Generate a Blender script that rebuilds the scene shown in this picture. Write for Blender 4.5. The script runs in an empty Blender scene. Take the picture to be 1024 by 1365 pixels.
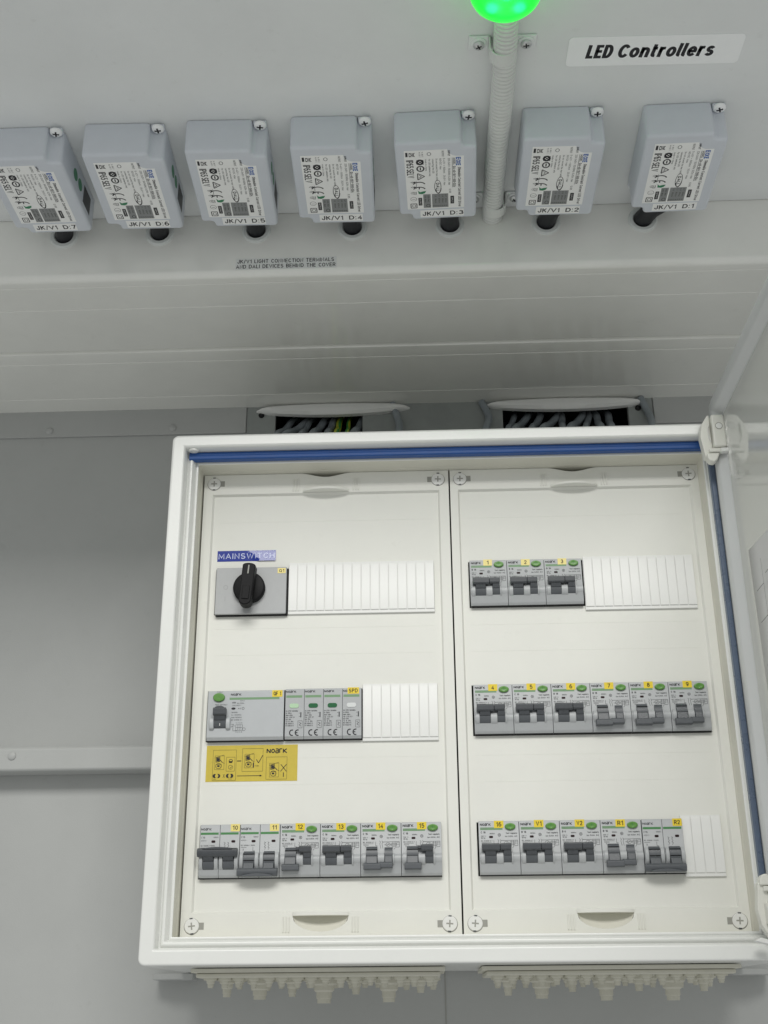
import bpy, math, random
from mathutils import Matrix, Vector
random.seed(7)
C = bpy.context.scene
col = C.collection
PI = math.pi

# ------------------------------------------------------------------ camera
cam_d = bpy.data.cameras.new("camera")
cam = bpy.data.objects.new("camera", cam_d)
col.objects.link(cam)
cam_d.sensor_fit = 'VERTICAL'
cam_d.sensor_height = 36.0
cam_d.lens = 36.0 * 1595.8 / 1365.0
cam_d.clip_start = 0.02
cam_d.clip_end = 50
R = [(0.99927931, 0.03723233, -0.00738959),
     (-0.0211155, 0.38346729, -0.92331304),
     (-0.03154343, 0.92280366, 0.38397711)]          # camera right, down, forward in world axes
cam.matrix_world = Matrix(((R[0][0], -R[1][0], -R[2][0], 0), (R[0][1], -R[1][1], -R[2][1], 0),
                           (R[0][2], -R[1][2], -R[2][2], 0), (0, 0, 0, 1)))
C.camera = cam

# ------------------------------------------------------------------ world and lamps
w = bpy.data.worlds.new("World")
C.world = w
w.use_nodes = True
w.node_tree.nodes["Background"].inputs[0].default_value = (0.985, 1.0, 0.985, 1)
w.node_tree.nodes["Background"].inputs[1].default_value = 0.50


def area(name, loc, target, sx, sy, power, colr=(1, 0.985, 0.95)):
    l = bpy.data.lights.new(name, 'AREA')
    l.shape = 'RECTANGLE'
    l.size, l.size_y, l.energy, l.color = sx, sy, power, colr
    o = bpy.data.objects.new(name, l)
    o.location = loc
    o.rotation_euler = (Vector(target) - Vector(loc)).to_track_quat('-Z', 'Y').to_euler()
    col.objects.link(o)
    return o


area("room_ceiling_lamp", (0.08, -1.45, 1.96), (0, 1.05, 0.25), 2.0, 0.75, 58)

C.view_settings.view_transform = 'Standard'
C.view_settings.look = 'None'
C.view_settings.exposure = 0.0
C.view_settings.gamma = 1.0
C.render.engine = 'CYCLES'
C.cycles.max_bounces = 10


# ------------------------------------------------------------------ materials
def mat(name, rgb, rough=0.45, spec=0.5, var=0.03, vscale=40.0, bump=0.0, bscale=600.0, metal=0.0, coat=0.0,
        emit=None, estr=0.0, dirt=0.0, ior=None):
    m = bpy.data.materials.new(name)
    m.use_nodes = True
    nt = m.node_tree
    b = nt.nodes["Principled BSDF"]
    b.inputs["Roughness"].default_value = rough
    b.inputs["Metallic"].default_value = metal
    b.inputs["Specular IOR Level"].default_value = spec
    b.inputs["Coat Weight"].default_value = coat
    b.inputs["Coat Roughness"].default_value = 0.05
    if ior:
        b.inputs["IOR"].default_value = ior
    tc = nt.nodes.new("ShaderNodeTexCoord")
    n = nt.nodes.new("ShaderNodeTexNoise")
    n.inputs["Scale"].default_value = vscale
    n.inputs["Detail"].default_value = 5
    n.inputs["Roughness"].default_value = 0.65
    nt.links.new(tc.outputs["Object"], n.inputs["Vector"])
    mr = nt.nodes.new("ShaderNodeMapRange")
    mr.inputs[1].default_value, mr.inputs[2].default_value = 0.3, 0.7
    mr.inputs[3].default_value, mr.inputs[4].default_value = 1 - var, 1 + var
    nt.links.new(n.outputs["Fac"], mr.inputs[0])
    mul = nt.nodes.new("ShaderNodeVectorMath")
    mul.operation = 'SCALE'
    mul.inputs[0].default_value = rgb
    nt.links.new(mr.outputs[0], mul.inputs["Scale"])
    out = mul.outputs[0]
    if dirt > 0:                                     # sparse grey scuffs and specks
        n2 = nt.nodes.new("ShaderNodeTexNoise")
        n2.inputs["Scale"].default_value = 55
        n2.inputs["Detail"].default_value = 8
        n2.inputs["Roughness"].default_value = 0.75
        nt.links.new(tc.outputs["Object"], n2.inputs["Vector"])
        r2 = nt.nodes.new("ShaderNodeMapRange")
        r2.inputs[1].default_value, r2.inputs[2].default_value = 0.61, 0.76
        r2.inputs[3].default_value, r2.inputs[4].default_value = 0.0, dirt
        nt.links.new(n2.outputs["Fac"], r2.inputs[0])
        mx = nt.nodes.new("ShaderNodeMix")
        mx.data_type = 'RGBA'
        mx.inputs["B"].default_value = (rgb[0] * .45, rgb[1] * .43, rgb[2] * .40, 1)
        nt.links.new(r2.outputs[0], mx.inputs["Factor"])
        nt.links.new(out, mx.inputs["A"])
        out = mx.outputs["Result"]
    nt.links.new(out, b.inputs["Base Color"])
    mr2 = nt.nodes.new("ShaderNodeMapRange")
    mr2.inputs[3].default_value, mr2.inputs[4].default_value = rough * 0.85, min(1, rough * 1.15)
    nt.links.new(n.outputs["Fac"], mr2.inputs[0])
    nt.links.new(mr2.outputs[0], b.inputs["Roughness"])
    if bump > 0:
        n3 = nt.nodes.new("ShaderNodeTexNoise")
        n3.inputs["Scale"].default_value = bscale
        n3.inputs["Detail"].default_value = 2
        nt.links.new(tc.outputs["Object"], n3.inputs["Vector"])
        bp = nt.nodes.new("ShaderNodeBump")
        bp.inputs["Strength"].default_value = bump
        bp.inputs["Distance"].default_value = 0.0003
        nt.links.new(n3.outputs["Fac"], bp.inputs["Height"])
        nt.links.new(bp.outputs[0], b.inputs["Normal"])
    if emit:
        b.inputs["Emission Color"].default_value = (*emit, 1)
        b.inputs["Emission Strength"].default_value = estr
    return m


M = dict(
    ceiling=mat("painted_steel_ceiling", (0.78, 0.80, 0.795), 0.42, bump=0.25, bscale=900, var=0.03, vscale=12, dirt=0.2),
    wall=mat("painted_wall", (0.42, 0.43, 0.42), 0.5, bump=0.3, bscale=700, var=0.035, vscale=9, dirt=0.2),
    cover=mat("glossy_white_pvc", (0.83, 0.835, 0.795), 0.07, spec=0.95, var=0.03, vscale=14, dirt=0.14),
    frame=mat("white_powder_coat", (0.80, 0.81, 0.785), 0.22, var=0.015, vscale=20, bump=0.12, bscale=500, dirt=0.05),
    panel=mat("cream_plastic", (0.785, 0.787, 0.738), 0.5, spec=0.35, var=0.02, vscale=18, bump=0.12, bscale=1400, dirt=0.10),
    inner=mat("beige_plastic", (0.67, 0.66, 0.58), 0.45, var=0.03, vscale=30, dirt=0.1),
    blank=mat("white_plastic", (0.80, 0.805, 0.785), 0.4, var=0.015, vscale=60),
    grey=mat("light_grey_plastic", (0.43, 0.445, 0.455), 0.4, var=0.025, vscale=90, bump=0.25, bscale=2600),
    grey2=mat("pale_grey_plastic", (0.47, 0.49, 0.505), 0.38, var=0.02, vscale=90, bump=0.25, bscale=2600),
    silver=mat("satin_silver_plate", (0.42, 0.43, 0.435), 0.42, metal=0.0, var=0.03, vscale=120, bump=0.3, bscale=2500),
    toggle=mat("dark_grey_plastic", (0.066, 0.072, 0.08), 0.36, var=0.06, vscale=120),
    drum=mat("slate_grey_plastic", (0.092, 0.10, 0.11), 0.4, var=0.05, vscale=120),
    black=mat("black_plastic", (0.008, 0.008, 0.009), 0.5, spec=0.18, var=0.1),
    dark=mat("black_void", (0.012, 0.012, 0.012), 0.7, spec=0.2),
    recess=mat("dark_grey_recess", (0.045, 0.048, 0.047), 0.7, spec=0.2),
    ink=mat("black_ink", (0.022, 0.022, 0.026), 0.5, spec=0.3, var=0.05),
    greyink=mat("grey_ink", (0.06, 0.063, 0.066), 0.5, spec=0.3, var=0.05),
    green=mat("green_button", (0.10, 0.27, 0.045), 0.35, var=0.05, vscale=200),
    stripe=mat("sage_green_print", (0.17, 0.31, 0.16), 0.45, var=0.04, vscale=200),
    stripe2=mat("deep_green_print", (0.065, 0.23, 0.075), 0.45, var=0.04, vscale=200),
    windowred=mat("dark_red_window", (0.035, 0.008, 0.01), 0.2),
    windowdark=mat("dark_window", (0.02, 0.006, 0.007), 0.5, spec=0.25),
    windowgreen=mat("dark_green_window", (0.02, 0.13, 0.05), 0.2),
    windowpale=mat("pale_green_window", (0.48, 0.68, 0.46), 0.15, coat=0.5),
    windowwhite=mat("white_window", (0.72, 0.74, 0.74), 0.15, coat=0.5),
    yellow=mat("yellow_tape", (0.83, 0.63, 0.04), 0.3, var=0.04, vscale=150),
    paleyellow=mat("faded_yellow_tape", (0.85, 0.72, 0.24), 0.3, var=0.04, vscale=150),
    mustard=mat("yellow_sticker", (0.60, 0.47, 0.055), 0.4, var=0.04, vscale=120),
    blue=mat("blue_rubber", (0.009, 0.072, 0.28), 0.42, var=0.08, vscale=60, bump=0.3, bscale=800),
    darkblue=mat("dark_blue_rubber", (0.10, 0.135, 0.20), 0.28, var=0.08, vscale=60, bump=0.3, bscale=800),
    bluetape=mat("blue_tape", (0.014, 0.036, 0.30), 0.14, spec=0.42, var=0.05, vscale=200),
    bluepaint=mat("blue_print", (0.02, 0.11, 0.42), 0.4),
    palelet=mat("pale_blue_print", (0.55, 0.60, 0.85), 0.3),
    case=mat("blue_grey_plastic", (0.645, 0.68, 0.73), 0.42, var=0.02, vscale=60, bump=0.2, bscale=1800),
    sticker=mat("white_paper_label", (0.92, 0.925, 0.91), 0.4, var=0.015, vscale=90),
    signw=mat("white_vinyl", (0.93, 0.945, 0.945), 0.35, var=0.015, vscale=60),
    clear=mat("clear_tape", (0.76, 0.775, 0.76), 0.25, var=0.02, vscale=60),
    steel=mat("zinc_steel", (0.62, 0.63, 0.63), 0.32, metal=0.75, var=0.06, vscale=200),
    darksheet=mat("dark_grey_sheet", (0.30, 0.32, 0.31), 0.5, metal=0.2, var=0.08, vscale=30),
    slot=mat("grey_recess", (0.33, 0.33, 0.30), 0.5),
    conduit=mat("ivory_conduit", (0.70, 0.72, 0.69), 0.4, var=0.03, vscale=60),
    grom=mat("white_rubber", (0.66, 0.69, 0.67), 0.5, var=0.03, vscale=90),
    cable=mat("black_cable", (0.010, 0.011, 0.014), 0.4),
    gcable=mat("grey_cable", (0.25, 0.28, 0.30), 0.5, var=0.1, vscale=60),
    ycable=mat("yellow_cable", (0.50, 0.55, 0.05), 0.5),
    gncable=mat("green_cable", (0.06, 0.30, 0.06), 0.5),
    gland=mat("cream_rubber", (0.60, 0.59, 0.51), 0.6, var=0.04, vscale=70),
    leaf=mat("leaf_green_print", (0.03, 0.22, 0.10), 0.4),
    greyblock=mat("grey_print", (0.27, 0.28, 0.28), 0.45),
    door=mat("glossy_door_sheet", (0.72, 0.73, 0.70), 0.025, spec=0.9, var=0.015, vscale=8, ior=1.75, dirt=0.04),
    doorrim=mat("door_rim_plastic", (0.60, 0.615, 0.615), 0.3, var=0.02, vscale=20),
    hinge=mat("white_hinge_plastic", (0.76, 0.76, 0.70), 0.35, var=0.02, vscale=60),
    paper=mat("drawing_paper", (0.62, 0.62, 0.62), 0.7, var=0.02, vscale=30),
    beacon=mat("lit_green_lens", (0.05, 0.8, 0.15), 0.12, emit=(0.0, 1.0, 0.045), estr=0.6, coat=0.6),
    led=mat("led_chip", (0.4, 1, 0.8), 0.3, emit=(0.05, 1.0, 0.55), estr=3.0),
)

# the door sheet is clear acrylic with a reflective face
_nt = M['door'].node_tree
_tr = _nt.nodes.new("ShaderNodeBsdfTransparent")
_mx = _nt.nodes.new("ShaderNodeMixShader")
_mx.inputs[0].default_value = 0.74
_nt.links.new(_tr.outputs[0], _mx.inputs[1])
_nt.links.new(_nt.nodes["Principled BSDF"].outputs[0], _mx.inputs[2])
_nt.links.new(_mx.outputs[0], _nt.nodes["Material Output"].inputs["Surface"])

# the beacon's lens is frosted: the chips inside glow through it
_b = M['beacon'].node_tree.nodes["Principled BSDF"]
_b.inputs["Transmission Weight"].default_value = 0.75
_mr = [n for n in M['beacon'].node_tree.nodes if n.type == 'MAP_RANGE'][-1]
_mr.inputs[3].default_value, _mr.inputs[4].default_value = 0.42, 0.5


# ------------------------------------------------------------------ mesh helpers
def link(o, parent=None):
    col.objects.link(o)
    if parent:
        o.parent = parent
    return o


class MB:
    """collects shapes for ONE mesh object"""

    def __init__(s, k=1.0):
        s.v, s.f, s.k = [], [], k

    def add(s, vs, fs):
        n = len(s.v)
        s.v += [(a * s.k, b * s.k, c * s.k) for a, b, c in vs]
        s.f += [tuple(i + n for i in f) for f in fs]
        return s

    def box(s, x0, x1, y0, y1, z0, z1):
        return s.add([(x0, y0, z0), (x1, y0, z0), (x1, y1, z0), (x0, y1, z0), (x0, y0, z1), (x1, y0, z1), (x1, y1, z1), (x0, y1, z1)],
                     [(3, 2, 1, 0), (4, 5, 6, 7), (0, 1, 5, 4), (1, 2, 6, 5), (2, 3, 7, 6), (3, 0, 4, 7)])

    def prism(s, poly, a0, a1, axis='z'):
        """polygon extruded along an axis; poly pairs are (x,y) for z, (x,z) for y, (y,z) for x"""
        n = len(poly)
        P = {'z': lambda p, a: (p[0], p[1], a), 'y': lambda p, a: (p[0], a, p[1]), 'x': lambda p, a: (a, p[0], p[1])}[axis]
        vs = [P(p, a0) for p in poly] + [P(p, a1) for p in poly]
        ar = sum(poly[i][0] * poly[(i + 1) % n][1] - poly[(i + 1) % n][0] * poly[i][1] for i in range(n))
        flip = (ar > 0) != (a1 > a0)
        if axis == 'y':
            flip = not flip
        fs = [tuple(range(n - 1, -1, -1)), tuple(range(n, 2 * n))] + [(i, (i + 1) % n, n + (i + 1) % n, n + i) for i in range(n)]
        if flip:
            fs = [tuple(reversed(f)) for f in fs]
        return s.add(vs, fs)

    def lathe(s, prof, c=(0, 0, 0), axis='z', seg=24, sx=1.0, sy=1.0, cap=True):
        """profile of (radius, height) turned round an axis"""
        vs, fs = [], []
        for r, h in prof:
            for i in range(seg):
                a = 2 * PI * i / seg
                p, q = r * math.cos(a) * sx, r * math.sin(a) * sy
                if axis == 'z':
                    vs.append((c[0] + p, c[1] + q, c[2] + h))
                elif axis == 'y':
                    vs.append((c[0] + p, c[1] + h, c[2] + q))
                else:
                    vs.append((c[0] + h, c[1] + p, c[2] + q))
        up = prof[-1][1] >= prof[0][1]
        if axis == 'y':
            up = not up
        for k in range(len(prof) - 1):
            for i in range(seg):
                j = (i + 1) % seg
                f = (k * seg + i, k * seg + j, (k + 1) * seg + j, (k + 1) * seg + i)
                fs.append(f if up else tuple(reversed(f)))
        if cap:
            a, b = tuple(range(seg)), tuple(range((len(prof) - 1) * seg, len(prof) * seg))
            fs += [tuple(reversed(a)), b] if up else [a, tuple(reversed(b))]
        return s.add(vs, fs)

    def tube(s, pts, r, seg=10, rfun=None):
        pts = [Vector(p) for p in pts]
        vs, fs = [], []
        ref = Vector((1, 0, 0))
        for i, p in enumerate(pts):
            t = (pts[min(i + 1, len(pts) - 1)] - pts[max(i - 1, 0)]).normalized()
            rf = ref if abs(t.dot(ref)) < 0.95 else Vector((0, 1, 0))
            u = t.cross(rf).normalized()
            v = t.cross(u)
            rr = rfun(i) if rfun else r
            for k in range(seg):
                a = 2 * PI * k / seg
                vs.append(tuple(p + (u * math.cos(a) + v * math.sin(a)) * rr))
        for i in range(len(pts) - 1):
            for k in range(seg):
                j = (k + 1) % seg
                fs.append((i * seg + k, i * seg + j, (i + 1) * seg + j, (i + 1) * seg + k))
        fs += [tuple(range(seg - 1, -1, -1)), tuple(range((len(pts) - 1) * seg, len(pts) * seg))]
        return s.add(vs, fs)

    def loops(s, loops, closed_profile=False, cap=False):
        n = len(loops[0])
        vs = [p for l in loops for p in l]
        fs = []
        m = len(loops)
        for k in range(m if closed_profile else m - 1):
            k2 = (k + 1) % m
            for i in range(n):
                j = (i + 1) % n
                fs.append((k * n + i, k * n + j, k2 * n + j, k2 * n + i))
        if cap:
            fs.append(tuple(range(n)))
            fs.append(tuple(range((m - 1) * n, m * n)))
        return s.add(vs, fs)

    def mesh(s, name, m, smooth=True, angle=38):
        me = bpy.data.meshes.new(name)
        me.from_pydata(s.v, [], s.f)
        me.materials.append(m)
        me.validate()
        if smooth and len(me.polygons):
            me.polygons.foreach_set("use_smooth", [True] * len(me.polygons))
            me.set_sharp_from_angle(angle=math.radians(angle))
        me.update()
        return me

    def build(s, name, m, parent=None, bevel=0.0, seg=2, smooth=True, loc=None):
        o = bpy.data.objects.new(name, s.mesh(name, m, smooth))
        link(o, parent)
        if loc:
            o.location = loc
        add_bevel(o, bevel, seg)
        return o


def add_bevel(o, bevel, seg=2):
    if bevel:
        b = o.modifiers.new("bevel", 'BEVEL')
        b.width, b.segments, b.limit_method, b.angle_limit = bevel, seg, 'ANGLE', math.radians(40)
        b.harden_normals = True


CACHE = {}


def cached(key, fn, name, m, parent, bevel=0.0, seg=2, loc=None):
    """repeat a part with shared mesh data"""
    if key not in CACHE:
        CACHE[key] = fn().mesh(name, m)
    o = bpy.data.objects.new(name, CACHE[key])
    link(o, parent)
    if loc:
        o.location = loc
    add_bevel(o, bevel, seg)
    return o


def tag(o, label=None, cat=None, group=None, kind=None):
    for k, v in (('label', label), ('category', cat), ('group', group), ('kind', kind)):
        if v:
            o[k] = v
    return o


def empty(name, loc=(0, 0, 0), rot=(0, 0, 0)):
    o = bpy.data.objects.new(name, None)
    o.empty_display_size = 0.01
    o.location, o.rotation_euler = loc, rot
    return link(o)


def copy_tree(o, parent=None):
    kids = list(o.children)
    c = o.copy()
    col.objects.link(c)
    c.parent = parent
    for k in kids:
        copy_tree(k, c)
    return c


# ------------------------------------------------------------------ lettering (flat print)
def _arc(cx, cy, rx, ry, a0, a1, n=12, p=2.0):
    out = []
    for i in range(n + 1):
        t = math.radians(a0 + (a1 - a0) * i / n)
        c, q = math.cos(t), math.sin(t)
        out.append((cx + rx * math.copysign(abs(c) ** (2 / p), c), cy + ry * math.copysign(abs(q) ** (2 / p), q)))
    return out


def _glyphs():
    A = _arc
    X = .70                                          # height of the small letters
    g = {}
    g['A'] = (.66, [[(0, 0), (.33, 1), (.66, 0)], [(.11, .30), (.55, .30)]])
    g['B'] = (.56, [[(0, .5), (.32, .5)] + A(.32, .75, .22, .25, -90, 90) + [(0, 1), (0, 0), (.33, 0)] + A(.33, .25, .23, .25, -90, 90)])
    g['C'] = (.58, [A(.31, .5, .31, .5, 42, 318, 18)])
    g['D'] = (.60, [[(0, 0), (0, 1), (.24, 1)] + A(.26, .5, .34, .5, 90, -90, 14) + [(0, 0)]])
    g['E'] = (.50, [[(.50, 1), (0, 1), (0, 0), (.50, 0)], [(0, .52), (.44, .52)]])
    g['F'] = (.48, [[(.48, 1), (0, 1), (0, 0)], [(0, .50), (.42, .50)]])
    g['G'] = (.62, [A(.31, .5, .31, .5, 42, 340, 18) + [(.62, .48), (.36, .48)]])
    g['H'] = (.58, [[(0, 0), (0, 1)], [(.58, 0), (.58, 1)], [(0, .52), (.58, .52)]])
    g['I'] = (.0, [[(0, 0), (0, 1)]])
    g['J'] = (.42, [[(.42, 1), (.42, .25)] + A(.21, .25, .21, .25, 0, -180, 10)])
    g['K'] = (.58, [[(0, 0), (0, 1)], [(.56, 1), (.03, .46)], [(.20, .60), (.58, 0)]])
    g['L'] = (.46, [[(0, 1), (0, 0), (.46, 0)]])
    g['M'] = (.72, [[(0, 0), (0, 1), (.36, .20), (.72, 1), (.72, 0)]])
    g['N'] = (.58, [[(0, 0), (0, 1), (.58, 0), (.58, 1)]])
    g['O'] = (.66, [A(.33, .5, .33, .5, 90, 450, 24)])
    g['P'] = (.54, [[(0, 0), (0, 1), (.28, 1)] + A(.28, .73, .26, .27, 90, -90) + [(0, .46)]])
    g['Q'] = (.66, [A(.33, .5, .33, .5, 90, 450, 24), [(.47, .19), (.66, -.05)]])
    g['R'] = (.56, [[(0, 0), (0, 1), (.29, 1)] + A(.29, .74, .26, .26, 90, -90) + [(0, .48)], [(.28, .48), (.57, 0)]])
    g['S'] = (.54, [A(.27, .745, .25, .255, 35, 255, 12) + A(.27, .255, .27, .255, 75, -150, 12)])
    g['T'] = (.60, [[(0, 1), (.60, 1)], [(.30, 1), (.30, 0)]])
    g['U'] = (.58, [[(0, 1), (0, .28)] + A(.29, .28, .29, .28, 180, 360) + [(.58, 1)]])
    g['V'] = (.64, [[(0, 1), (.32, 0), (.64, 1)]])
    g['W'] = (.92, [[(0, 1), (.23, 0), (.46, .92), (.69, 0), (.92, 1)]])
    g['X'] = (.60, [[(0, 0), (.60, 1)], [(0, 1), (.60, 0)]])
    g['Y'] = (.62, [[(0, 1), (.31, .46), (.62, 1)], [(.31, .46), (.31, 0)]])
    g['Z'] = (.56, [[(0, 1), (.56, 1), (0, 0), (.56, 0)]])
    g['0'] = (.54, [A(.27, .5, .27, .5, 90, 450, 22)])
    g['1'] = (.26, [[(0, .78), (.26, 1), (.26, 0)]])
    g['2'] = (.52, [A(.26, .72, .25, .28, 170, -30, 12) + [(0, 0), (.53, 0)]])
    g['3'] = (.52, [A(.25, .755, .23, .245, 155, -90, 11), A(.25, .265, .27, .265, 90, -155, 11)])
    g['4'] = (.58, [[(.42, 0), (.42, 1), (0, .27), (.58, .27)]])
    g['5'] = (.52, [[(.46, 1), (.06, 1), (.03, .52)] + A(.25, .32, .26, .32, 130, -150, 14)])
    g['6'] = (.54, [[(.44, .98)] + A(.30, .42, .29, .58, 105, 180, 8) + A(.27, .31, .27, .31, 180, 540, 20)])
    g['7'] = (.52, [[(0, 1), (.52, 1), (.17, 0)]])
    g['8'] = (.54, [A(.27, .755, .22, .245, -90, 270, 18), A(.27, .265, .27, .265, 90, 450, 18)])
    g['9'] = (.54, [[(.10, .02)] + A(.24, .58, .29, .58, -75, 0, 8) + A(.27, .69, .27, .31, 0, 360, 20)])
    g['a'] = (.46, [A(.21, .48, .22, .22, 150, 10, 8) + [(.44, 0)], [(.44, .38)] + A(.22, .20, .22, .20, 90, 270, 8) + [(.44, .08)]])
    g['b'] = (.48, [[(0, 1), (0, 0)], A(.24, .35, .24, .35, 180, 540, 18)])
    g['c'] = (.42, [A(.23, .35, .23, .35, 45, 315, 14)])
    g['d'] = (.48, [[(.48, 1), (.48, 0)], A(.24, .35, .24, .35, 0, 360, 18)])
    g['e'] = (.48, [[(.02, .36), (.47, .36)] + A(.24, .35, .24, .35, 8, 315, 16)])
    g['f'] = (.30, [[(.10, 0), (.10, .80)] + A(.28, .80, .18, .20, 180, 90, 5), [(0, X), (.30, X)]])
    g['g'] = (.48, [A(.24, .35, .24, .35, 0, 360, 18), [(.48, X), (.48, -.08)] + A(.24, -.08, .24, .20, 0, -150, 8)])
    g['h'] = (.46, [[(0, 1), (0, 0)], [(0, .40)] + A(.23, .44, .23, .26, 160, 0, 8) + [(.46, 0)]])
    g['i'] = (.0, [[(0, 0), (0, X)], [(0, .86), (0, 1)]])
    g['k'] = (.44, [[(0, 0), (0, 1)], [(.42, X), (.02, .30)], [(.15, .42), (.44, 0)]])
    g['l'] = (.04, [[(0, 1), (0, .10)] + A(.12, .10, .12, .10, 180, 270, 4)])
    g['m'] = (.74, [[(0, 0), (0, X)], [(0, .42)] + A(.185, .46, .185, .24, 160, 0, 7) + [(.37, 0)], [(.37, .42)] + A(.555, .46, .185, .24, 160, 0, 7) + [(.74, 0)]])
    g['n'] = (.46, [[(0, 0), (0, X)], [(0, .40)] + A(.23, .44, .23, .26, 160, 0, 8) + [(.46, 0)]])
    g['o'] = (.50, [A(.25, .35, .25, .35, 90, 450, 20)])
    g['p'] = (.48, [[(0, X), (0, -.26)], A(.24, .35, .24, .35, 180, 540, 18)])
    g['r'] = (.28, [[(0, 0), (0, X)], [(0, .42)] + A(.24, .44, .24, .26, 170, 80, 6)])
    g['s'] = (.40, [A(.20, .525, .185, .175, 35, 250, 10) + A(.20, .175, .20, .175, 70, -150, 10)])
    g['t'] = (.28, [[(.09, .94), (.09, .14)] + A(.24, .14, .15, .14, 180, 275, 5), [(0, X), (.28, X)]])
    g['u'] = (.46, [[(0, X), (0, .26)] + A(.23, .26, .23, .26, 180, 340, 8), [(.46, X), (.46, 0)]])
    g['v'] = (.46, [[(0, X), (.23, 0), (.46, X)]])
    g['x'] = (.44, [[(0, 0), (.44, X)], [(0, X), (.44, 0)]])
    g['y'] = (.46, [[(0, X), (.23, .02)], [(.46, X), (.14, -.26)]])
    g['z'] = (.40, [[(0, X), (.40, X), (0, 0), (.40, 0)]])
    g['\u0394'] = (.56, [[(0, 0), (.28, .9), (.56, 0), (0, 0)]])
    g['/'] = (.36, [[(0, -.08), (.36, 1.06)]])
    g['-'] = (.28, [[(0, .42), (.28, .42)]])
    g['='] = (.34, [[(0, .56), (.34, .56)], [(0, .30), (.34, .30)]])
    g['+'] = (.34, [[(0, .42), (.34, .42)], [(.17, .25), (.17, .6)]])
    g['~'] = (.34, [[(0, .38), (.1, .5), (.24, .36), (.34, .48)]])
    g['.'] = (.0, [[(0, -.02), (0, .14)]])
    g[','] = (.04, [[(.04, .1), (0, -.14)]])
    g[':'] = (.0, [[(0, .04), (0, .20)], [(0, .56), (0, .72)]])
    return g


GL_ = _glyphs()


def ribbon(pts, t):
    """outline of a stroke of width t with mitred corners"""
    pts = [p for i, p in enumerate(pts) if i == 0 or math.hypot(p[0] - pts[i - 1][0], p[1] - pts[i - 1][1]) > 1e-7]
    n = len(pts)
    closed = n > 3 and math.hypot(pts[0][0] - pts[-1][0], pts[0][1] - pts[-1][1]) < 1e-6
    if not closed and n > 1:                         # square caps so that stems reach the line the bowls reach
        for e, f in ((0, 1), (-1, -2)):
            dx, dy = pts[e][0] - pts[f][0], pts[e][1] - pts[f][1]
            l = math.hypot(dx, dy) or 1e-9
            c = t / 2 if abs(dx) < .25 * l else t / 5
            pts[e] = (pts[e][0] + dx / l * c, pts[e][1] + dy / l * c)
    L, Rr = [], []
    for i in range(n):
        a = pts[i - 1] if i else (pts[-2] if closed else None)
        b = pts[i + 1] if i < n - 1 else (pts[1] if closed else None)
        ds = []
        for p, q in ((a, pts[i]), (pts[i], b)):
            if p is not None and q is not None:
                l = math.hypot(q[0] - p[0], q[1] - p[1]) or 1e-9
                ds.append((-(q[1] - p[1]) / l, (q[0] - p[0]) / l))
        if len(ds) == 2:
            mx, my = ds[0][0] + ds[1][0], ds[0][1] + ds[1][1]
            m2 = mx * mx + my * my
            nx, ny = mx * 2 / max(m2, .9), my * 2 / max(m2, .9)
        else:
            nx, ny = ds[0]
        L.append((pts[i][0] + nx * t / 2, pts[i][1] + ny * t / 2))
        Rr.append((pts[i][0] - nx * t / 2, pts[i][1] - ny * t / 2))
    vs = L + Rr
    fs = [(n + i, n + i + 1, i + 1, i) for i in range(n - 1)]
    return vs, fs


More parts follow.
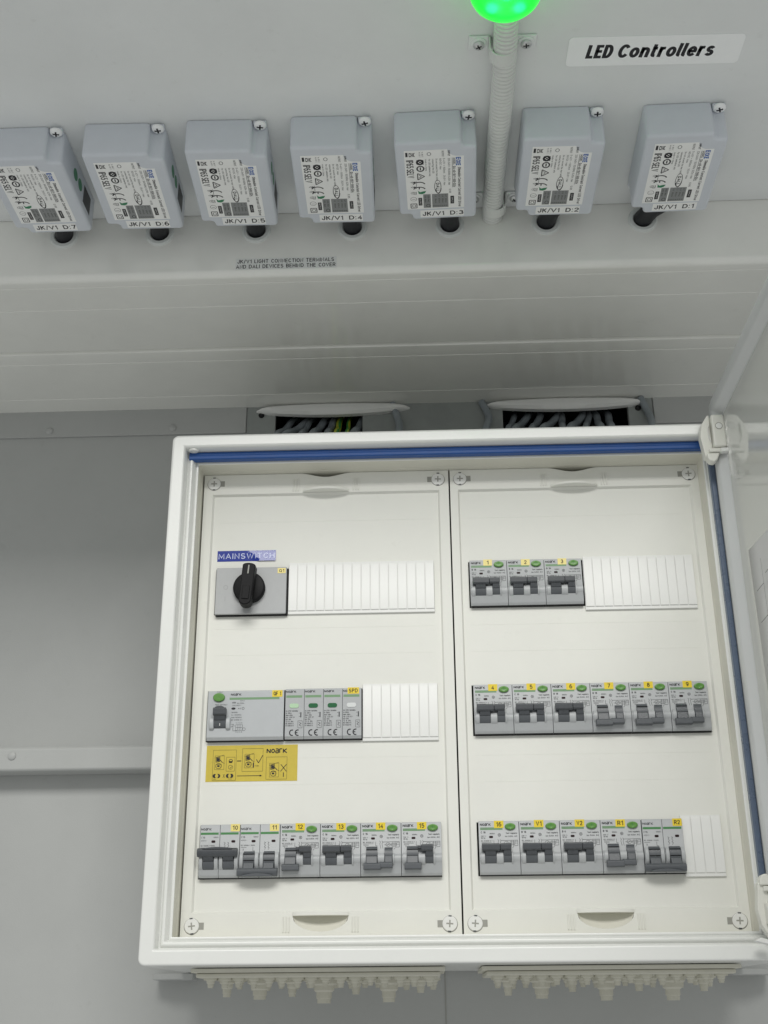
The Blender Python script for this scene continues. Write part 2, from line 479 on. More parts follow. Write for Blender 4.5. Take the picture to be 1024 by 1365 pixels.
class Print:
    """flat lettering and line work laid on a surface; P maps (u, v) to a point of the surface"""

    def __init__(s, P, k=1.0):
        s.P, s.m = P, MB(k)

    def text(s, t, u, v, w_, h_, rot=0, bold=0.0, shear=0.0):
        """stroke lettering fitted into w_ by h_; rot reads downwards with the letter tops to the right"""
        th = .145 + bold * 2.6
        pen, strokes = 0.0, []
        for c in t:
            if c == ' ':
                pen += .58
                continue
            adv, ss = GL_.get(c) or GL_['-']
            for st in ss:
                strokes.append([(pen + x + shear * y, y) for x, y in st])
            pen += adv + .17 + th * 1.05
        x0 = min(p[0] for st in strokes for p in st)
        x1 = max(p[0] for st in strokes for p in st)
        T = th * h_
        kx = (w_ - T) / max(x1 - x0, 1e-6) if x1 - x0 > 1e-6 else 1
        ky = h_ - T
        for st in strokes:
            vs, fs = ribbon([(T / 2 + (x - x0) * kx, T / 2 + y * ky) for x, y in st], T)
            if rot == 0:
                s.m.add([s.P(u + a, v + b) for a, b in vs], fs)
            else:
                s.m.add([s.P(u + b, v - a) for a, b in vs], fs)
        return s

    def rect(s, u0, u1, v0, v1):
        s.m.add([s.P(u0, v0), s.P(u1, v0), s.P(u1, v1), s.P(u0, v1)], [(0, 1, 2, 3)])
        return s

    def line(s, pts, t):
        for (a, b), (c, d) in zip(pts, pts[1:]):
            L = math.hypot(c - a, d - b) or 1e-6
            nx, ny = -(d - b) / L * t / 2, (c - a) / L * t / 2
            s.m.add([s.P(a - nx, b - ny), s.P(c - nx, d - ny), s.P(c + nx, d + ny), s.P(a + nx, b + ny)], [(0, 1, 2, 3)])
        return s

    def ring(s, u, v, ru, rv, t, n=20, a0=0, a1=360):
        A = [math.radians(a0 + (a1 - a0) * i / n) for i in range(n + 1)]
        for a, b in zip(A, A[1:]):
            s.m.add([s.P(u + (ru - t) * math.cos(a), v + (rv - t) * math.sin(a)), s.P(u + ru * math.cos(a), v + rv * math.sin(a)),
                     s.P(u + ru * math.cos(b), v + rv * math.sin(b)), s.P(u + (ru - t) * math.cos(b), v + (rv - t) * math.sin(b))], [(0, 1, 2, 3)])
        return s

    def disc(s, u, v, ru, rv, n=20):
        s.m.add([s.P(u + ru * math.cos(2 * PI * i / n), v + rv * math.sin(2 * PI * i / n)) for i in range(n)], [tuple(range(n))])
        return s

    def frame(s, u0, u1, v0, v1, t):
        return s.line([(u0, v0), (u1, v0), (u1, v1), (u0, v1), (u0, v0)], t)


def front(y, ox=0, oz=0):
    return lambda u, v: (u + ox, y, v + oz)


# ------------------------------------------------------------------ sheet with openings
def plate(mb, x0, x1, z0, z1, holes, yf, yb):
    xs = sorted({x0, x1, *[h[0] for h in holes], *[h[1] for h in holes]})
    zs = sorted({z0, z1, *[h[2] for h in holes], *[h[3] for h in holes]})
    nx, nz = len(xs) - 1, len(zs) - 1

    def solid(i, j):
        if not (0 <= i < nx and 0 <= j < nz):
            return False
        cx, cz = (xs[i] + xs[i + 1]) / 2, (zs[j] + zs[j + 1]) / 2
        return not any(h[0] < cx < h[1] and h[2] < cz < h[3] for h in holes)

    idx, vs, fs = {}, [], []

    def V(i, j, b):
        if (i, j, b) not in idx:
            idx[(i, j, b)] = len(vs)
            vs.append((xs[i], yb if b else yf, zs[j]))
        return idx[(i, j, b)]

    for i in range(nx):
        for j in range(nz):
            if not solid(i, j):
                continue
            fs.append((V(i, j, 0), V(i + 1, j, 0), V(i + 1, j + 1, 0), V(i, j + 1, 0)))
            fs.append((V(i, j + 1, 1), V(i + 1, j + 1, 1), V(i + 1, j, 1), V(i, j, 1)))
            if not solid(i - 1, j):
                fs.append((V(i, j, 1), V(i, j, 0), V(i, j + 1, 0), V(i, j + 1, 1)))
            if not solid(i + 1, j):
                fs.append((V(i + 1, j, 0), V(i + 1, j, 1), V(i + 1, j + 1, 1), V(i + 1, j + 1, 0)))
            if not solid(i, j - 1):
                fs.append((V(i, j, 1), V(i + 1, j, 1), V(i + 1, j, 0), V(i, j, 0)))
            if not solid(i, j + 1):
                fs.append((V(i, j + 1, 0), V(i + 1, j + 1, 0), V(i + 1, j + 1, 1), V(i, j + 1, 1)))
    return mb.add(vs, fs)


def rrect(x0, x1, z0, z1, r, y, n=5):
    pts = []
    r = max(r, 0.0002)
    for cx, cz, a in ((x1 - r, z1 - r, 0), (x0 + r, z1 - r, 90), (x0 + r, z0 + r, 180), (x1 - r, z0 + r, 270)):
        for i in range(n + 1):
            t = math.radians(a + 90 * i / n)
            pts.append((cx + r * math.cos(t), y, cz + r * math.sin(t)))
    return pts


# ================================================================== THE SETTING
YW, ZD, YF, ZC = 1.270, 0.668, 0.991, 0.739      # wall, cover underside, cover front, ceiling panel

ceil = MB().box(-1.15, 1.15, 0.640, YF - 0.0007, ZC, ZC + 0.030).build("ceiling", M['ceiling'], bevel=0.0004)
tag(ceil, kind='structure')
MB().box(-1.15, 1.15, 0.645, 0.680, ZC + 0.0305, ZC + 0.05).build("stiffening_rib", M['ceiling'], ceil)

# the wall: plain sheet with two cable openings, darker backing inside
wall = MB()
openings = [(-0.172, -0.068, 0.560, 0.6645), (0.098, 0.246, 0.560, 0.6645)]
plate(wall, -1.15, 1.15, -0.55, 0.80, openings, YW, YW + 0.006)
wall_o = tag(wall.build("wall", M['wall']), kind='structure')
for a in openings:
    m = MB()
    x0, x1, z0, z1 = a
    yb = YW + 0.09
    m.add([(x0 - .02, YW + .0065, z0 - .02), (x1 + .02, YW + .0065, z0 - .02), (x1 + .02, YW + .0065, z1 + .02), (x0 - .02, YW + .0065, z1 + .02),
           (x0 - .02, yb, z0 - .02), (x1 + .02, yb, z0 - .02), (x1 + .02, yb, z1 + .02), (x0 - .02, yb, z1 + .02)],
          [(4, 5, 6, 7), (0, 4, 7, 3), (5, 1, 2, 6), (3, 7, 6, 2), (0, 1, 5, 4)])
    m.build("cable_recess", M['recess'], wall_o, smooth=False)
# thin seam of the wall sheets under the cabinet
MB().box(0.0128, 0.0136, YW - 0.0006, YW - 0.0001, -0.55, 0.20).build("sheet_seam", M['slot'], wall_o)

# plate around the openings, darker grey than the wall (the wall shows through its two cut-outs)
bp_ = MB()
plate(bp_, -0.2055, 0.2745, 0.520, 0.6675, openings, YW - 0.002, YW - 0.0002)
bp_o = bp_.build("backing_plate", M['darksheet'])
tag(bp_o, "dark grey plate behind the cables above the cabinet", "metal plate")


def recessed_screw(loc, parent, axis='y', r=0.0035, name="screw", m=None, key="rs"):
    """pan head with a cross recess, facing -y (or -z)"""
    def head():
        b = MB()
        if axis == 'y':
            b.lathe([(r, 0.0), (r, -r * .28), (r * .82, -r * .48), (r * .35, -r * .60)], axis='y', seg=20)
        else:
            b.lathe([(r, 0.0), (r, -r * .28), (r * .82, -r * .48), (r * .35, -r * .60)], axis='z', seg=20)
        return b

    def cross():
        b = MB()
        a, c, d = r * .52, r * .13, -r * .64
        if axis == 'y':
            b.box(-a, a, d, d + r * .1, -c, c).box(-c, c, d - .00002, d + r * .1, -a, a)
        else:
            b.box(-a, a, -c, c, d, d + r * .1).box(-c, c, -a, a, d - .00002, d + r * .1)
        return b
    s_ = cached((key, axis, r), head, name, m or M['steel'], parent, loc=loc)
    x_ = cached((key, axis, r, 'x'), cross, "cross_slot", M['ink'], s_)
    ang = random.uniform(-.6, .6)
    s_.rotation_euler = (0, ang, 0) if axis == 'y' else (0, 0, ang)
    return s_


recessed_screw((-0.1885, YW - 0.002, 0.6555), bp_o, r=0.0035, m=M['black'], key='bs')
recessed_screw((0.2575, YW - 0.002, 0.6535), bp_o, r=0.0035, m=M['black'], key='bs')

# folded strip under the cover, left and right, with painted rivets


def rivet(parent, x, z, y, r=0.0045):
    return cached(('rivet', r), lambda: MB().lathe([(r, 0), (r * .95, -r * .22), (r * .7, -r * .42), (r * .25, -r * .5)], axis='y', seg=20),
                  "rivet", M['wall'], parent, loc=(x, y, z))


for xa, xb, lab, rv in ((-1.15, -0.2065, "long painted wall strip with two rivets left of the cables", (-0.442, -0.294, -0.60)),
                        (0.2755, 1.15, "painted wall strip right of the cables beside the door hinge", (0.36, 0.52))):
    st = MB().box(xa, xb, YW - 0.0028, YW - 0.0002, 0.633, 0.6672).build("wall_strip", M['wall'], bevel=0.001)
    tag(st, lab, "wall strip")
    for rx in rv:
        rivet(st, rx, 0.6412, YW - 0.0028)

# horizontal rail on the wall behind the cabinet
rail = MB()
rail.prism([(YW - 0.0005, 0.2590), (YW - 0.026, 0.2585), (YW - 0.029, 0.2555), (YW - 0.029, 0.2345), (YW - 0.027, 0.2325), (YW - 0.0005, 0.2330)], -1.15, 1.15, 'x')
rail_o = tag(rail.build("wall_rail", M['wall'], bevel=0.0012),
             "painted horizontal rail with rivets running along the wall behind the cabinet", "wall rail")
for rx in (-0.4345, -0.70, 0.45):
    rivet(rail_o, rx, 0.2485, YW - 0.029)

# ------------------------------------------------------------------ trunking cover under the ceiling
cov = MB()
pr = [(YF, ZC + 0.030)]
r_ = 0.007
for i in range(9):
    a = PI / 2 * i / 8
    pr.append((YF + r_ - r_ * math.cos(a), ZD + r_ - r_ * math.sin(a)))
g = 1.1285
pr += [(1.0055, ZD), (1.0059, ZD + .0006), (1.0065, ZD + .0006), (1.0069, ZD), (1.0462, ZD), (1.0466, ZD + .0006), (1.0472, ZD + .0006), (1.0476, ZD),
       (g, ZD), (g + .0005, ZD + .0035), (g + .0045, ZD + .0035), (g + .006, ZD - .0008), (g + .009, ZD - .0012), (1.1545, ZD - .0012), (1.1549, ZD - .0006),
       (1.1555, ZD - .0006), (1.1559, ZD - .0012), (1.2358, ZD - .0012), (1.2362, ZD - .0006), (1.2368, ZD - .0006), (1.2372, ZD - .0012), (YW - .0008, ZD - .0012),
       (YW - .0008, ZC + .030)]
cov.prism(pr, -1.15, 1.15, 'x')
cover = cov.build("trunking_cover", M['cover'])
tag(cover, "long glossy white trunking cover between the controllers and the cabinet", "trunking cover")


def edge_guard(x0, x1, lab):
    """lens shaped plastic lip that dresses the cable opening"""
    n = 26
    loops = []
    for i in range(n + 1):
        t = i / n
        x = x0 + (x1 - x0) * t
        e = max(0.0, 1 - abs(2 * t - 1) ** 16)
        bow = math.sin(PI * t)
        top, bot = 0.6612 + 0.0024 * bow, 0.6590 - 0.0062 * bow ** 0.8
        mid = (top + bot) / 2
        hh = max(0.0010, (top - bot) / 2 * max(e, .15) + 0.0018 * e)
        d = 0.004 + 0.008 * e
        loops.append([(x, YW - .0022, mid - hh), (x, YW - d * .75, mid - hh), (x, YW - d, mid - hh * .45), (x, YW - d, mid + hh * .4),
                      (x, YW - d * .8, mid + hh), (x, YW - .0022, mid + hh)])
    o = MB().loops(loops, cap=True).build("edge_guard", M['blank'])
    return tag(o, lab, "edge guard")


edge_guard(-0.1945, -0.0115, "curved white edge lip above the yellow and grey cables, left one")
edge_guard(0.0775, 0.2645, "curved white edge lip above the grey cables near the door hinge")


def cable(pts, r, m, lab, stripe=None):
    P4 = []
    q = [Vector(p) for p in pts]
    n = 8
    for i in range(len(q) - 1):
        p0, p1, p2, p3 = q[max(i - 1, 0)], q[i], q[i + 1], q[min(i + 2, len(q) - 1)]
        for k in range(n):
            t = k / n
            P4.append(0.5 * ((2 * p1) + (p2 - p0) * t + (2 * p0 - 5 * p1 + 4 * p2 - p3) * t * t + (3 * p1 - p0 - 3 * p2 + p3) * t ** 3))
    P4.append(q[-1])
    o = MB().tube(P4, r, 12).build("cable", m)
    tag(o, lab, "cable", "cables rising from the top of the cabinet")
    if stripe:
        o2 = MB().tube([p + Vector((0, -r * .55, 0)) + Vector((r * .25, 0, 0)) for p in P4], r * .62, 10).build("stripe", stripe, o)
    return o


def rise(x, dx, r, m, lab, stripe=None, y=1.235):
    z0 = 0.528
    return cable([(x - dx * 1.5, y - .03, z0), (x - dx * 1.1, y - .005, 0.575), (x - dx * .5, y + .018, 0.620), (x + dx * .1, YW + .008, 0.640), (x + dx * .6, YW + .020, 0.656), (x + dx * .9, YW + .050, 0.676)], r, m, lab, stripe)


CB = [(-0.150, .020, .0042, 'gcable', "grey cable leaning right, leftmost in the left opening", None),
      (-0.122, .010, .0045, 'gcable', "grey cable, second from left in the left opening", None),
      (-0.107, .004, .0042, 'gcable', "grey cable touching the yellow and green cable", None),
      (-0.0975, .001, .0036, 'ycable', "yellow cable with green stripe under the left lip", 'gncable'),
      (-0.0855, .000, .0026, 'gncable', "thin green cable with yellow stripe under the left lip", 'ycable'),
      (-0.0745, .008, .0045, 'gcable', "grey cable just right of the thin green cable", None),
      (0.118, .018, .0045, 'gcable', "grey cable bending right, leftmost in the right opening", None),
      (0.136, .014, .0042, 'gcable', "grey cable, second in the right opening, crossed by another", None),
      (0.152, .022, .0045, 'gcable', "strongly slanted grey cable crossing in the right opening", None),
      (0.183, .020, .0048, 'gcable', "grey cable slanting right, alone in the right opening", None),
      (0.211, .001, .0044, 'gcable', "left one of two upright grey cables in the right opening", None),
      (0.224, .003, .0044, 'gcable', "right one of two upright grey cables in the right opening", None)]
CB += [(-0.137, .006, .0036, 'gcable', "thin upright grey cable behind the leftmost cables of the left opening", None),
       (-0.163, .012, .0040, 'gcable', "grey cable half hidden at the left edge of the left opening", None),
       (0.168, .004, .0040, 'gcable', "grey cable set back in the middle of the right opening", None),
       (0.197, .010, .0038, 'gcable', "thin grey cable between the slanting one and the upright pair", None),
       (0.107, .010, .0038, 'gcable', "grey cable half hidden at the left edge of the right opening", None)]
for x, dx, r, mm, lab, stp in CB:
    rise(x, dx, r, M[mm], lab, M[stp] if stp else None)
for x, dx, lab in ((-0.027, .002, "lone grey cable under the right tip of the left lip"), (0.076, .016, "lone grey cable left of the right lip"),
                   (0.2655, .006, "grey cable under the right tip of the right lip")):
    cable([(x - dx * 1.2, 1.19, 0.528), (x - dx * .8, 1.225, 0.58), (x - dx * .1 + .003, 1.25, 0.625), (x + dx * .3, YW - .008, 0.645), (x + dx * .2 - .006, YW - .0052, 0.6655)], .0042, M['gcable'], lab)

# ================================================================== LED CONTROLLERS
CW, CL, CH = 72.8, 111.2, 35.0                   # mm


def case_outline():
    """outline seen from below, x right, y towards the wall, two notched corners"""
    def arc(cx, cy, r, a0, a1, n=6):
        return [(cx + r * math.cos(math.radians(a0 + (a1 - a0) * i / n)), cy + r * math.sin(math.radians(a0 + (a1 - a0) * i / n))) for i in range(n + 1)]
    nx, nd, mx, md = CW - 13.0, 8.0, 12.0, 8.5
    p = arc(4, 4, 4, 180, 270) + arc(nx - 3.5, 3.5, 3.5, 270, 360, 5) + arc(nx + 4.3, nd - 4.3, 4.3, 180, 90) + arc(CW - 3.5, nd + 3.5, 3.5, 270, 360, 5)
    p += arc(CW - 4, CL - 4, 4, 0, 90) + arc(mx + 3.5, CL - 3.5, 3.5, 90, 180, 5) + arc(mx - 4.3, CL - md + 4.3, 4.3, 0, -90) + arc(3.5, CL - md - 3.5, 3.5, 90, 180, 5)
    return p


def case_mesh():
    """moulded housing: the outline with a generous rounding towards the label face"""
    p = case_outline()
    n = len(p)
    nr = []
    for i in range(n):
        ax, ay = p[i - 1]
        bx, by = p[(i + 1) % n]
        l = math.hypot(bx - ax, by - ay) or 1
        nr.append(((by - ay) / l, -(bx - ax) / l))            # outward for this winding
    loops = []
    for o, z in ((1.4, 0), (.2, -.6), (0, -1.6)):
        loops.append([(x - a * o, y - b * o, z) for (x, y), (a, b) in zip(p, nr)])
    R_ = 3.1
    for i in range(7):
        t = math.radians(90 * i / 6)
        o = R_ * (1 - math.cos(t))
        loops.append([(x - a * o, y - b * o, -(CH - R_) - R_ * math.sin(t)) for (x, y), (a, b) in zip(p, nr)])
    m = MB(.001).loops(loops)
    k = len(loops)
    m.f.append(tuple(range((k - 1) * n, k * n)))
    m.f = [tuple(reversed(f)) for f in m.f]
    return m


def controller(num, x, y, ang, cable_dx, label):
    root = empty("led_controller", (x, y, ZC - 0.0003), (0, 0, math.radians(ang)))
    tag(root, label, "LED controller", "LED controllers in a row under the ceiling panel")
    k = .001
    cached('case', case_mesh, "case", M['case'], root)
    # screw lugs in both notches
    lug = cached('lug1', lambda: MB(k).box(CW - 12.4, CW - .4, 1.0, 8.5, -4.2, -.2), "screw_lug", M['case'], root, bevel=0.0012)
    recessed_screw(((CW - 6.2) * k, 2.4 * k, -.0043), lug, axis='z', r=0.0055, m=M['signw'], key='ws')
    lug = cached('lug2', lambda: MB(k).box(.4, 11.0, CL - 9.0, CL - 1, -4.2, -.2), "screw_lug", M['case'], root, bevel=0.0012)
    recessed_screw((5.6 * k, (CL - 2.5) * k, -.0043), lug, axis='z', r=0.0044, m=M['signw'], key='ws')
    # rating label, u to the right, v upwards in the picture (towards -y)
    lx, ly, lw_, lh = 8.6, 10.5, 53.5, 84.0
    zt = -CH - .12

    def lab_poly():
        p = [(lx, ly), (lx + 38.5, ly)]
        for i in range(7):
            a = math.radians(180 - 90 * i / 6)
            p.append((lx + 48 + 9.5 * math.cos(a), ly - .5 + 10.0 * math.sin(a)))
        p += [(lx + lw_, ly + 9.5), (lx + lw_, ly + lh), (lx, ly + lh)]
        return MB(k).prism(p, -CH - .01, zt, 'z')
    lb = cached('ratelabel', lab_poly, "rating_label", M['sticker'], root)
    lb.rotation_euler = (0, 0, math.radians(random.uniform(-.5, .5)))
    lb.location = (random.uniform(-.0006, .0006), random.uniform(-.0005, .0005), 0)

    def P(u, v):
        return (lx + u, ly - v, zt - .05)

    def black():
        q = Print(P, k)
        q.rect(1.2, 3.2, -8, -2.2)
        q.line([(4.6, -8), (9.5, -3)], .7).line([(4.6, -3), (9.5, -8)], .7).line([(4.5, -3), (4.5, -8), (8.5, -7.4), (8.5, -3.6), (4.5, -3)], .5)
        q.text("IP65", 1.5, -12.5, 11, 6.4, rot=1).text("SELV", 1.5, -25.0, 12.5, 6.4, rot=1)
        q.ring(13.8, -16, 3.6, 3.9, 2.0).line([(11, -13), (17, -19)], 1.0).line([(11, -19), (17, -13)], .8)
        q.ring(14, -25, 3.7, 4.2, 1.3).line([(14, -23), (14, -27)], 1.1)
        q.line([(11.2, -31.5), (17.5, -36), (11.2, -40.5), (11.2, -31.5)], .9).line([(12.3, -34), (14.5, -36), (12.3, -38)], .6)
        q.ring(12.0, -47.4, 5.8, 4.0, 1.15, a0=8, a1=172)
        q.ring(12.0, -54.6, 5.8, 4.0, 1.15, a0=8, a1=172).line([(12.0, -50.9), (12.0, -54.2)], 1.0)
        for v in (-44, -51):
            q.disc(7.8, v, 1.1, 1.1, 8)
        q.frame(3.2, 8.8, -82, -75.6, .8).frame(4.8, 7.4, -80.4, -77.2, .5)
        q.ring(29.2, -51.5, 3.2, 9.6, .55, n=28).ring(29.6, -52.2, 3.0, 9.6, .9, n=20, a0=200, a1=350)
        q.text("DALI", 27.6, -46, 11, 3.2, rot=1, bold=.03)
        q.rect(10.6, 14.0, -78.5, -67).rect(40.6, 44.0, -77.5, -66)
        q.text("MODEL", 43.6, -11.8, 9.5, 2.3, rot=1, bold=.02).text("DA-40-10/V-500-D24", 43.4, -23.5, 29.5, 2.5, rot=1, bold=.02)
        q.line([(42.9, -11.6), (42.9, -53.5)], .35)
        q.text("Dimmable Constant Current LED Driver", 48.0, -25.2, 57.5, 2.7, rot=1, bold=.012)
        q.text("INPUT", 39.0, -1.8, 7.4, 2.0, rot=1, bold=.03)
        return q.m

    def small():
        q = Print(P, k)
        q.text("220-240V~ 50/60Hz 0.25A Max", 39.0, -11.8, 38, 2.0, rot=1).text("0.95", 39.4, -55.5, 6, 2.0, rot=1)
        q.text("OUTPUT", 33.6, -1.5, 8, 2.0, rot=1).text("5-42V = 500mA  20.0W Max", 34.6, -11.8, 38, 1.9, rot=1)
        q.text("60VDC Max", 31.4, -12, 15, 1.9, rot=1)
        q.text("ta 45 C", 13.2, -2, 7, 1.5, rot=1).text("tc 80 C", 15.6, -2, 7, 1.5, rot=1)
        q.ring(22.3, -5.2, 1.9, 2.3, .5)
        q.text("Do not exceed the max rating", 28.0, -12, 31, 1.7, rot=1).text("connecting the LED", 24.8, -12, 20, 1.7, rot=1)
        q.text("For LED luminaires only", 21.6, -12, 24, 1.7, rot=1).text("Made in China", 18.4, -12, 16, 1.6, rot=1)
        for v in (-44, -51):
            q.line([(4.2, v), (6.4, v + 1.1), (6.4, v - 1.1), (4.2, v)], .35)
        q.line([(9.4, -42), (9.4, -53), (8.6, -53)], .35)
        q.ring(6.4, -59.5, 2.6, 1.7, .35).ring(6.4, -59.5, 1.1, 1.0, .35).line([(9.0, -57.5), (9.0, -61.8), (6.4, -61.8)], .35)
        q.ring(6.2, -68.5, 3.0, 3.0, .35).line([(4.6, -69), (7.8, -69)], .4)
        return q.m

    cached('lab_black', black, "bold_print", M['ink'], lb)
    cached('lab_small', small, "fine_print", M['greyink'], lb)

    def grey_():
        q = Print(P, k)
        q.rect(15.2, 22.2, -82.5, -62).rect(23.4, 38.6, -82.5, -62)
        return q.m
    gb = cached('lab_grey', grey_, "wiring_diagram", M['greyblock'], lb)

    def P2(u, v):
        return (lx + u, ly - v, zt - .1)

    def greytext():
        q = Print(P2, k)
        for j, (u, t) in enumerate(((35.6, "0.7  50mA"), (32.6, "0.9  65mA"), (29.4, "1.1  80mA"), (26.0, "1.3  95mA"))):
            q.text(t, u, -63.5, 12.0, 1.5, rot=1)
        for j in range(7):
            q.ring(24.8 + j * 2, -80, .7, .8, .3, n=8)
        q.text("LED+ Red", 19.4, -64, 9, 1.5, rot=1).text("LED- Black", 16.4, -64, 10, 1.5, rot=1)
        q.ring(19.6, -79.2, 1.9, 2.3, .5)
        return q.m
    cached('lab_greytext', greytext, "diagram_print", M['ink'], lb)

    def whitetext():
        q = Print(P2, k)
        q.text("OUTPUT", 11.6, -68.2, 9, 1.4, rot=1).text("INPUT", 41.6, -68.0, 8, 1.4, rot=1)
        return q.m
    cached('lab_white', whitetext, "reversed_print", M['sticker'], lb)

    def bluet():
        q = Print(P, k)
        q.text("E", 46.2, -11.0, 3.4, 4.4, rot=1, bold=.03).line([(46.4, -16.2), (48.3, -14.8), (50.4, -16.2)], 1.0).text("XE", 46.2, -16.4, 6.3, 4.4, rot=1, bold=.03)
        return q.m
    cached('lab_blue', bluet, "blue_print", M['bluepaint'], lb)

    def leaf():
        q = Print(P, k)
        q.m.add([P(a, b) for a, b in ((10.6, -56.2), (11.2, -61), (14.4, -61.6), (17.0, -60.2), (18.2, -57.2), (15.2, -57.6), (12.6, -58.6))], [tuple(range(7))])
        return q.m
    cached('lab_leaf', leaf, "leaf_mark", M['leaf'], lb)

    # white tape with the circuit name
    tp = cached('nametape', lambda: MB(k).prism([(19.0, 96.6), (60.5, 96.6), (60.5, 107.2), (19.0, 107.2)], -CH - .01, zt, 'z'), "name_tape", M['sticker'], root)
    tp.rotation_euler = (0, 0, math.radians(random.uniform(-.4, .4)))
    tp.location = (random.uniform(-.0008, .0008), 0, 0)

    def P3(u, v):
        return (u, v, zt - .05)

    def tape():
        q = Print(lambda u, v: P3(u, -v), k)
        q.text("JK", 21.0, -105.0, 8.4, 6.2, bold=.012).line([(30.4, -105.6), (32.6, -98.4)], .8).text("V", 33.2, -105.0, 5.6, 6.2, bold=.012).text("1", 39.4, -105.0, 2.2, 6.2, bold=.012)
        q.text("D", 47.3, -105.0, 5.0, 6.2, bold=.012).rect(53.4, 54.2, -104.8, -103.8).rect(53.4, 54.2, -101.2, -100.2)
        q.text(str(num), 55.6, -105.0, 4.4 if num != 1 else 2.4, 6.2, bold=.012)
        return q.m
    cached(('tape', num), tape, "tape_lettering", M['ink'], tp)

    # two round green stickers and a barcode tag on the side
    def dots():
        b = MB(k)
        for yy in (47, 62):
            b.lathe([(6.2, .01), (6.2, .12)], c=(CW, yy, -17), axis='x', seg=22, sx=1.0, sy=0.95)
        return b
    cached('dots', dots, "green_stickers", M['leaf'], root)
    cached('sidetag', lambda: MB(k).box(CW + .01, CW + .12, 74, 96, -27, -8), "side_tag", M['greyink'], root)
    # black lead with its strain relief
    cx = 46.0
    b = MB(k)
    b.tube([(cx, CL - 8, -15), (cx, CL + 1, -15), (cx + cable_dx * .35, CL + 9, -15.5), (cx + cable_dx * .75, CL + 18, -17), (cx + cable_dx, (YF - y) * 1000 - 1, -19), (cx + cable_dx, (YF - y) * 1000 + 14, -19)], 9.0, 20)
    b.build("lead", M['cable'], root, bevel=0)
    return root


# controllers seven to one from the left
CT = [(7, -0.3845, .8425, -0.4, "controller taped JK/V1 D:7, cut by the left picture edge"),
      (6, -0.2930, .8405, 1.0, "controller taped JK/V1 D:6, second from the left"),
      (5, -0.2018, .8400, 1.1, "controller taped JK/V1 D:5, third from the left"),
      (4, -0.1088, .8395, 0.9, "controller taped JK/V1 D:4, middle one of the seven"),
      (3, -0.0175, .8385, -1.6, "controller taped JK/V1 D:3, left beside the corrugated conduit"),
      (2, 0.0953, .8375, 0.3, "controller taped JK/V1 D:2, right beside the corrugated conduit"),
      (1, 0.2012, .8385, -1.0, "controller taped JK/V1 D:1, rightmost, its lead running sideways")]
GX = {7: -0.3528, 6: -0.2561, 5: -0.1591, 4: -0.0630, 3: 0.0339, 2: 0.1291, 1: 0.2242}
GL = {7: "leftmost white cable grommet, near the left picture edge", 6: "second white cable grommet from the left, below a tilted controller",
      5: "third white cable grommet from the left, up left of the clear text sticker", 4: "middle white cable grommet, above the right end of the text sticker",
      3: "white cable grommet just left of the conduit's end", 2: "white cable grommet just right of the conduit's end",
      1: "rightmost white cable grommet, its black lead entering sideways"}
for num, x, y, ang, lab in CT:
    x, y = x * 1.0123, y * 1.0123
    a = math.radians(ang)
    # lead end must meet the grommet
    dx = GX[num] - x + (YF - y) * math.sin(a)
    controller(num, x, y, ang, dx * 1000 - 46.0, lab)
    g_ = cached('grom', lambda: MB().lathe([(0.0092, 0.0), (0.0092, -.0012), (0.0100, -.0022), (0.0130, -.0022), (0.0142, -.0012), (0.0145, 0.0)], axis='y', seg=36, cap=False),
                "cable_grommet", M['grom'], None, loc=(GX[num], YF, 0.7192))
    tag(g_, GL[num], "grommet", "white cable grommets along the cover")

# ------------------------------------------------------------------ conduit, clamps, beacon
pts, n = [], 660
for i in range(n + 1):
    t = i / n
    y = 0.672 + (YF + 0.002 - 0.672) * t
    pts.append((0.0735 + 0.0042 * t + 0.0016 * math.sin(t * 5.0), y, ZC - 0.0112 - 0.0008 * math.sin(t * 3)))
step = (YF - .672) / n
co = MB()
flat = [(0.752, 0.768), (0.954, 0.970)]


def rf(i):
    return 0.0081 + 0.0018 * min(1.0, 1.4 * abs(math.sin(PI * i * step / 0.0044)))


co.tube(pts, 0.009, 26, rfun=rf)
conduit = co.build("conduit", M['conduit'], smooth=False)
tag(conduit, "white corrugated conduit running back from the green lamp", "conduit")


def clamp(y, x, lab):
    root = empty("conduit_clamp", (x, y, ZC))
    tag(root, lab, "clamp", "saddle clamps holding the conduit")
    k = .001
    b = MB(k)
    outer, inner = [], []
    for i in range(17):
        a = math.radians(180 * i / 16)
        outer.append((11.4 * math.cos(a), -11.2 - 11.0 * math.sin(a)))
        inner.append((10.0 * math.cos(a), -11.2 - 9.8 * math.sin(a)))
    poly = [(11.4, -.3)] + outer + [(-11.4, -.3), (-10.0, -.3)] + inner[::-1] + [(10.0, -.3)]
    b.prism(poly, -6.5, 6.5, 'y')
    b.build("saddle", M['conduit'], root, bevel=0.0005)
    for s in (-1, 1):
        b = MB(k)
        x0, x1 = (11.3, 28) if s > 0 else (-28, -11.3)
        b.box(x0, x1, -7.5, 7.5, -2.0, -.2)
        e = b.build("ear", M['ceiling'], root, bevel=0.0016, seg=3)
        cached('washer', lambda: MB().lathe([(.0066, 0), (.0066, -.0009), (.0058, -.0014)], axis='z', seg=24), "washer", M['ceiling'], e, loc=(s * .0195, 0.0, -.002))
        recessed_screw((s * .0195, 0.0, -.0034), e, axis='z', r=.0046)
    return root


clamp(0.7678, 0.0747, "saddle clamp on the conduit next to the green lamp")
clamp(0.9722, 0.0778, "saddle clamp on the conduit between controllers D:3 and D:2")

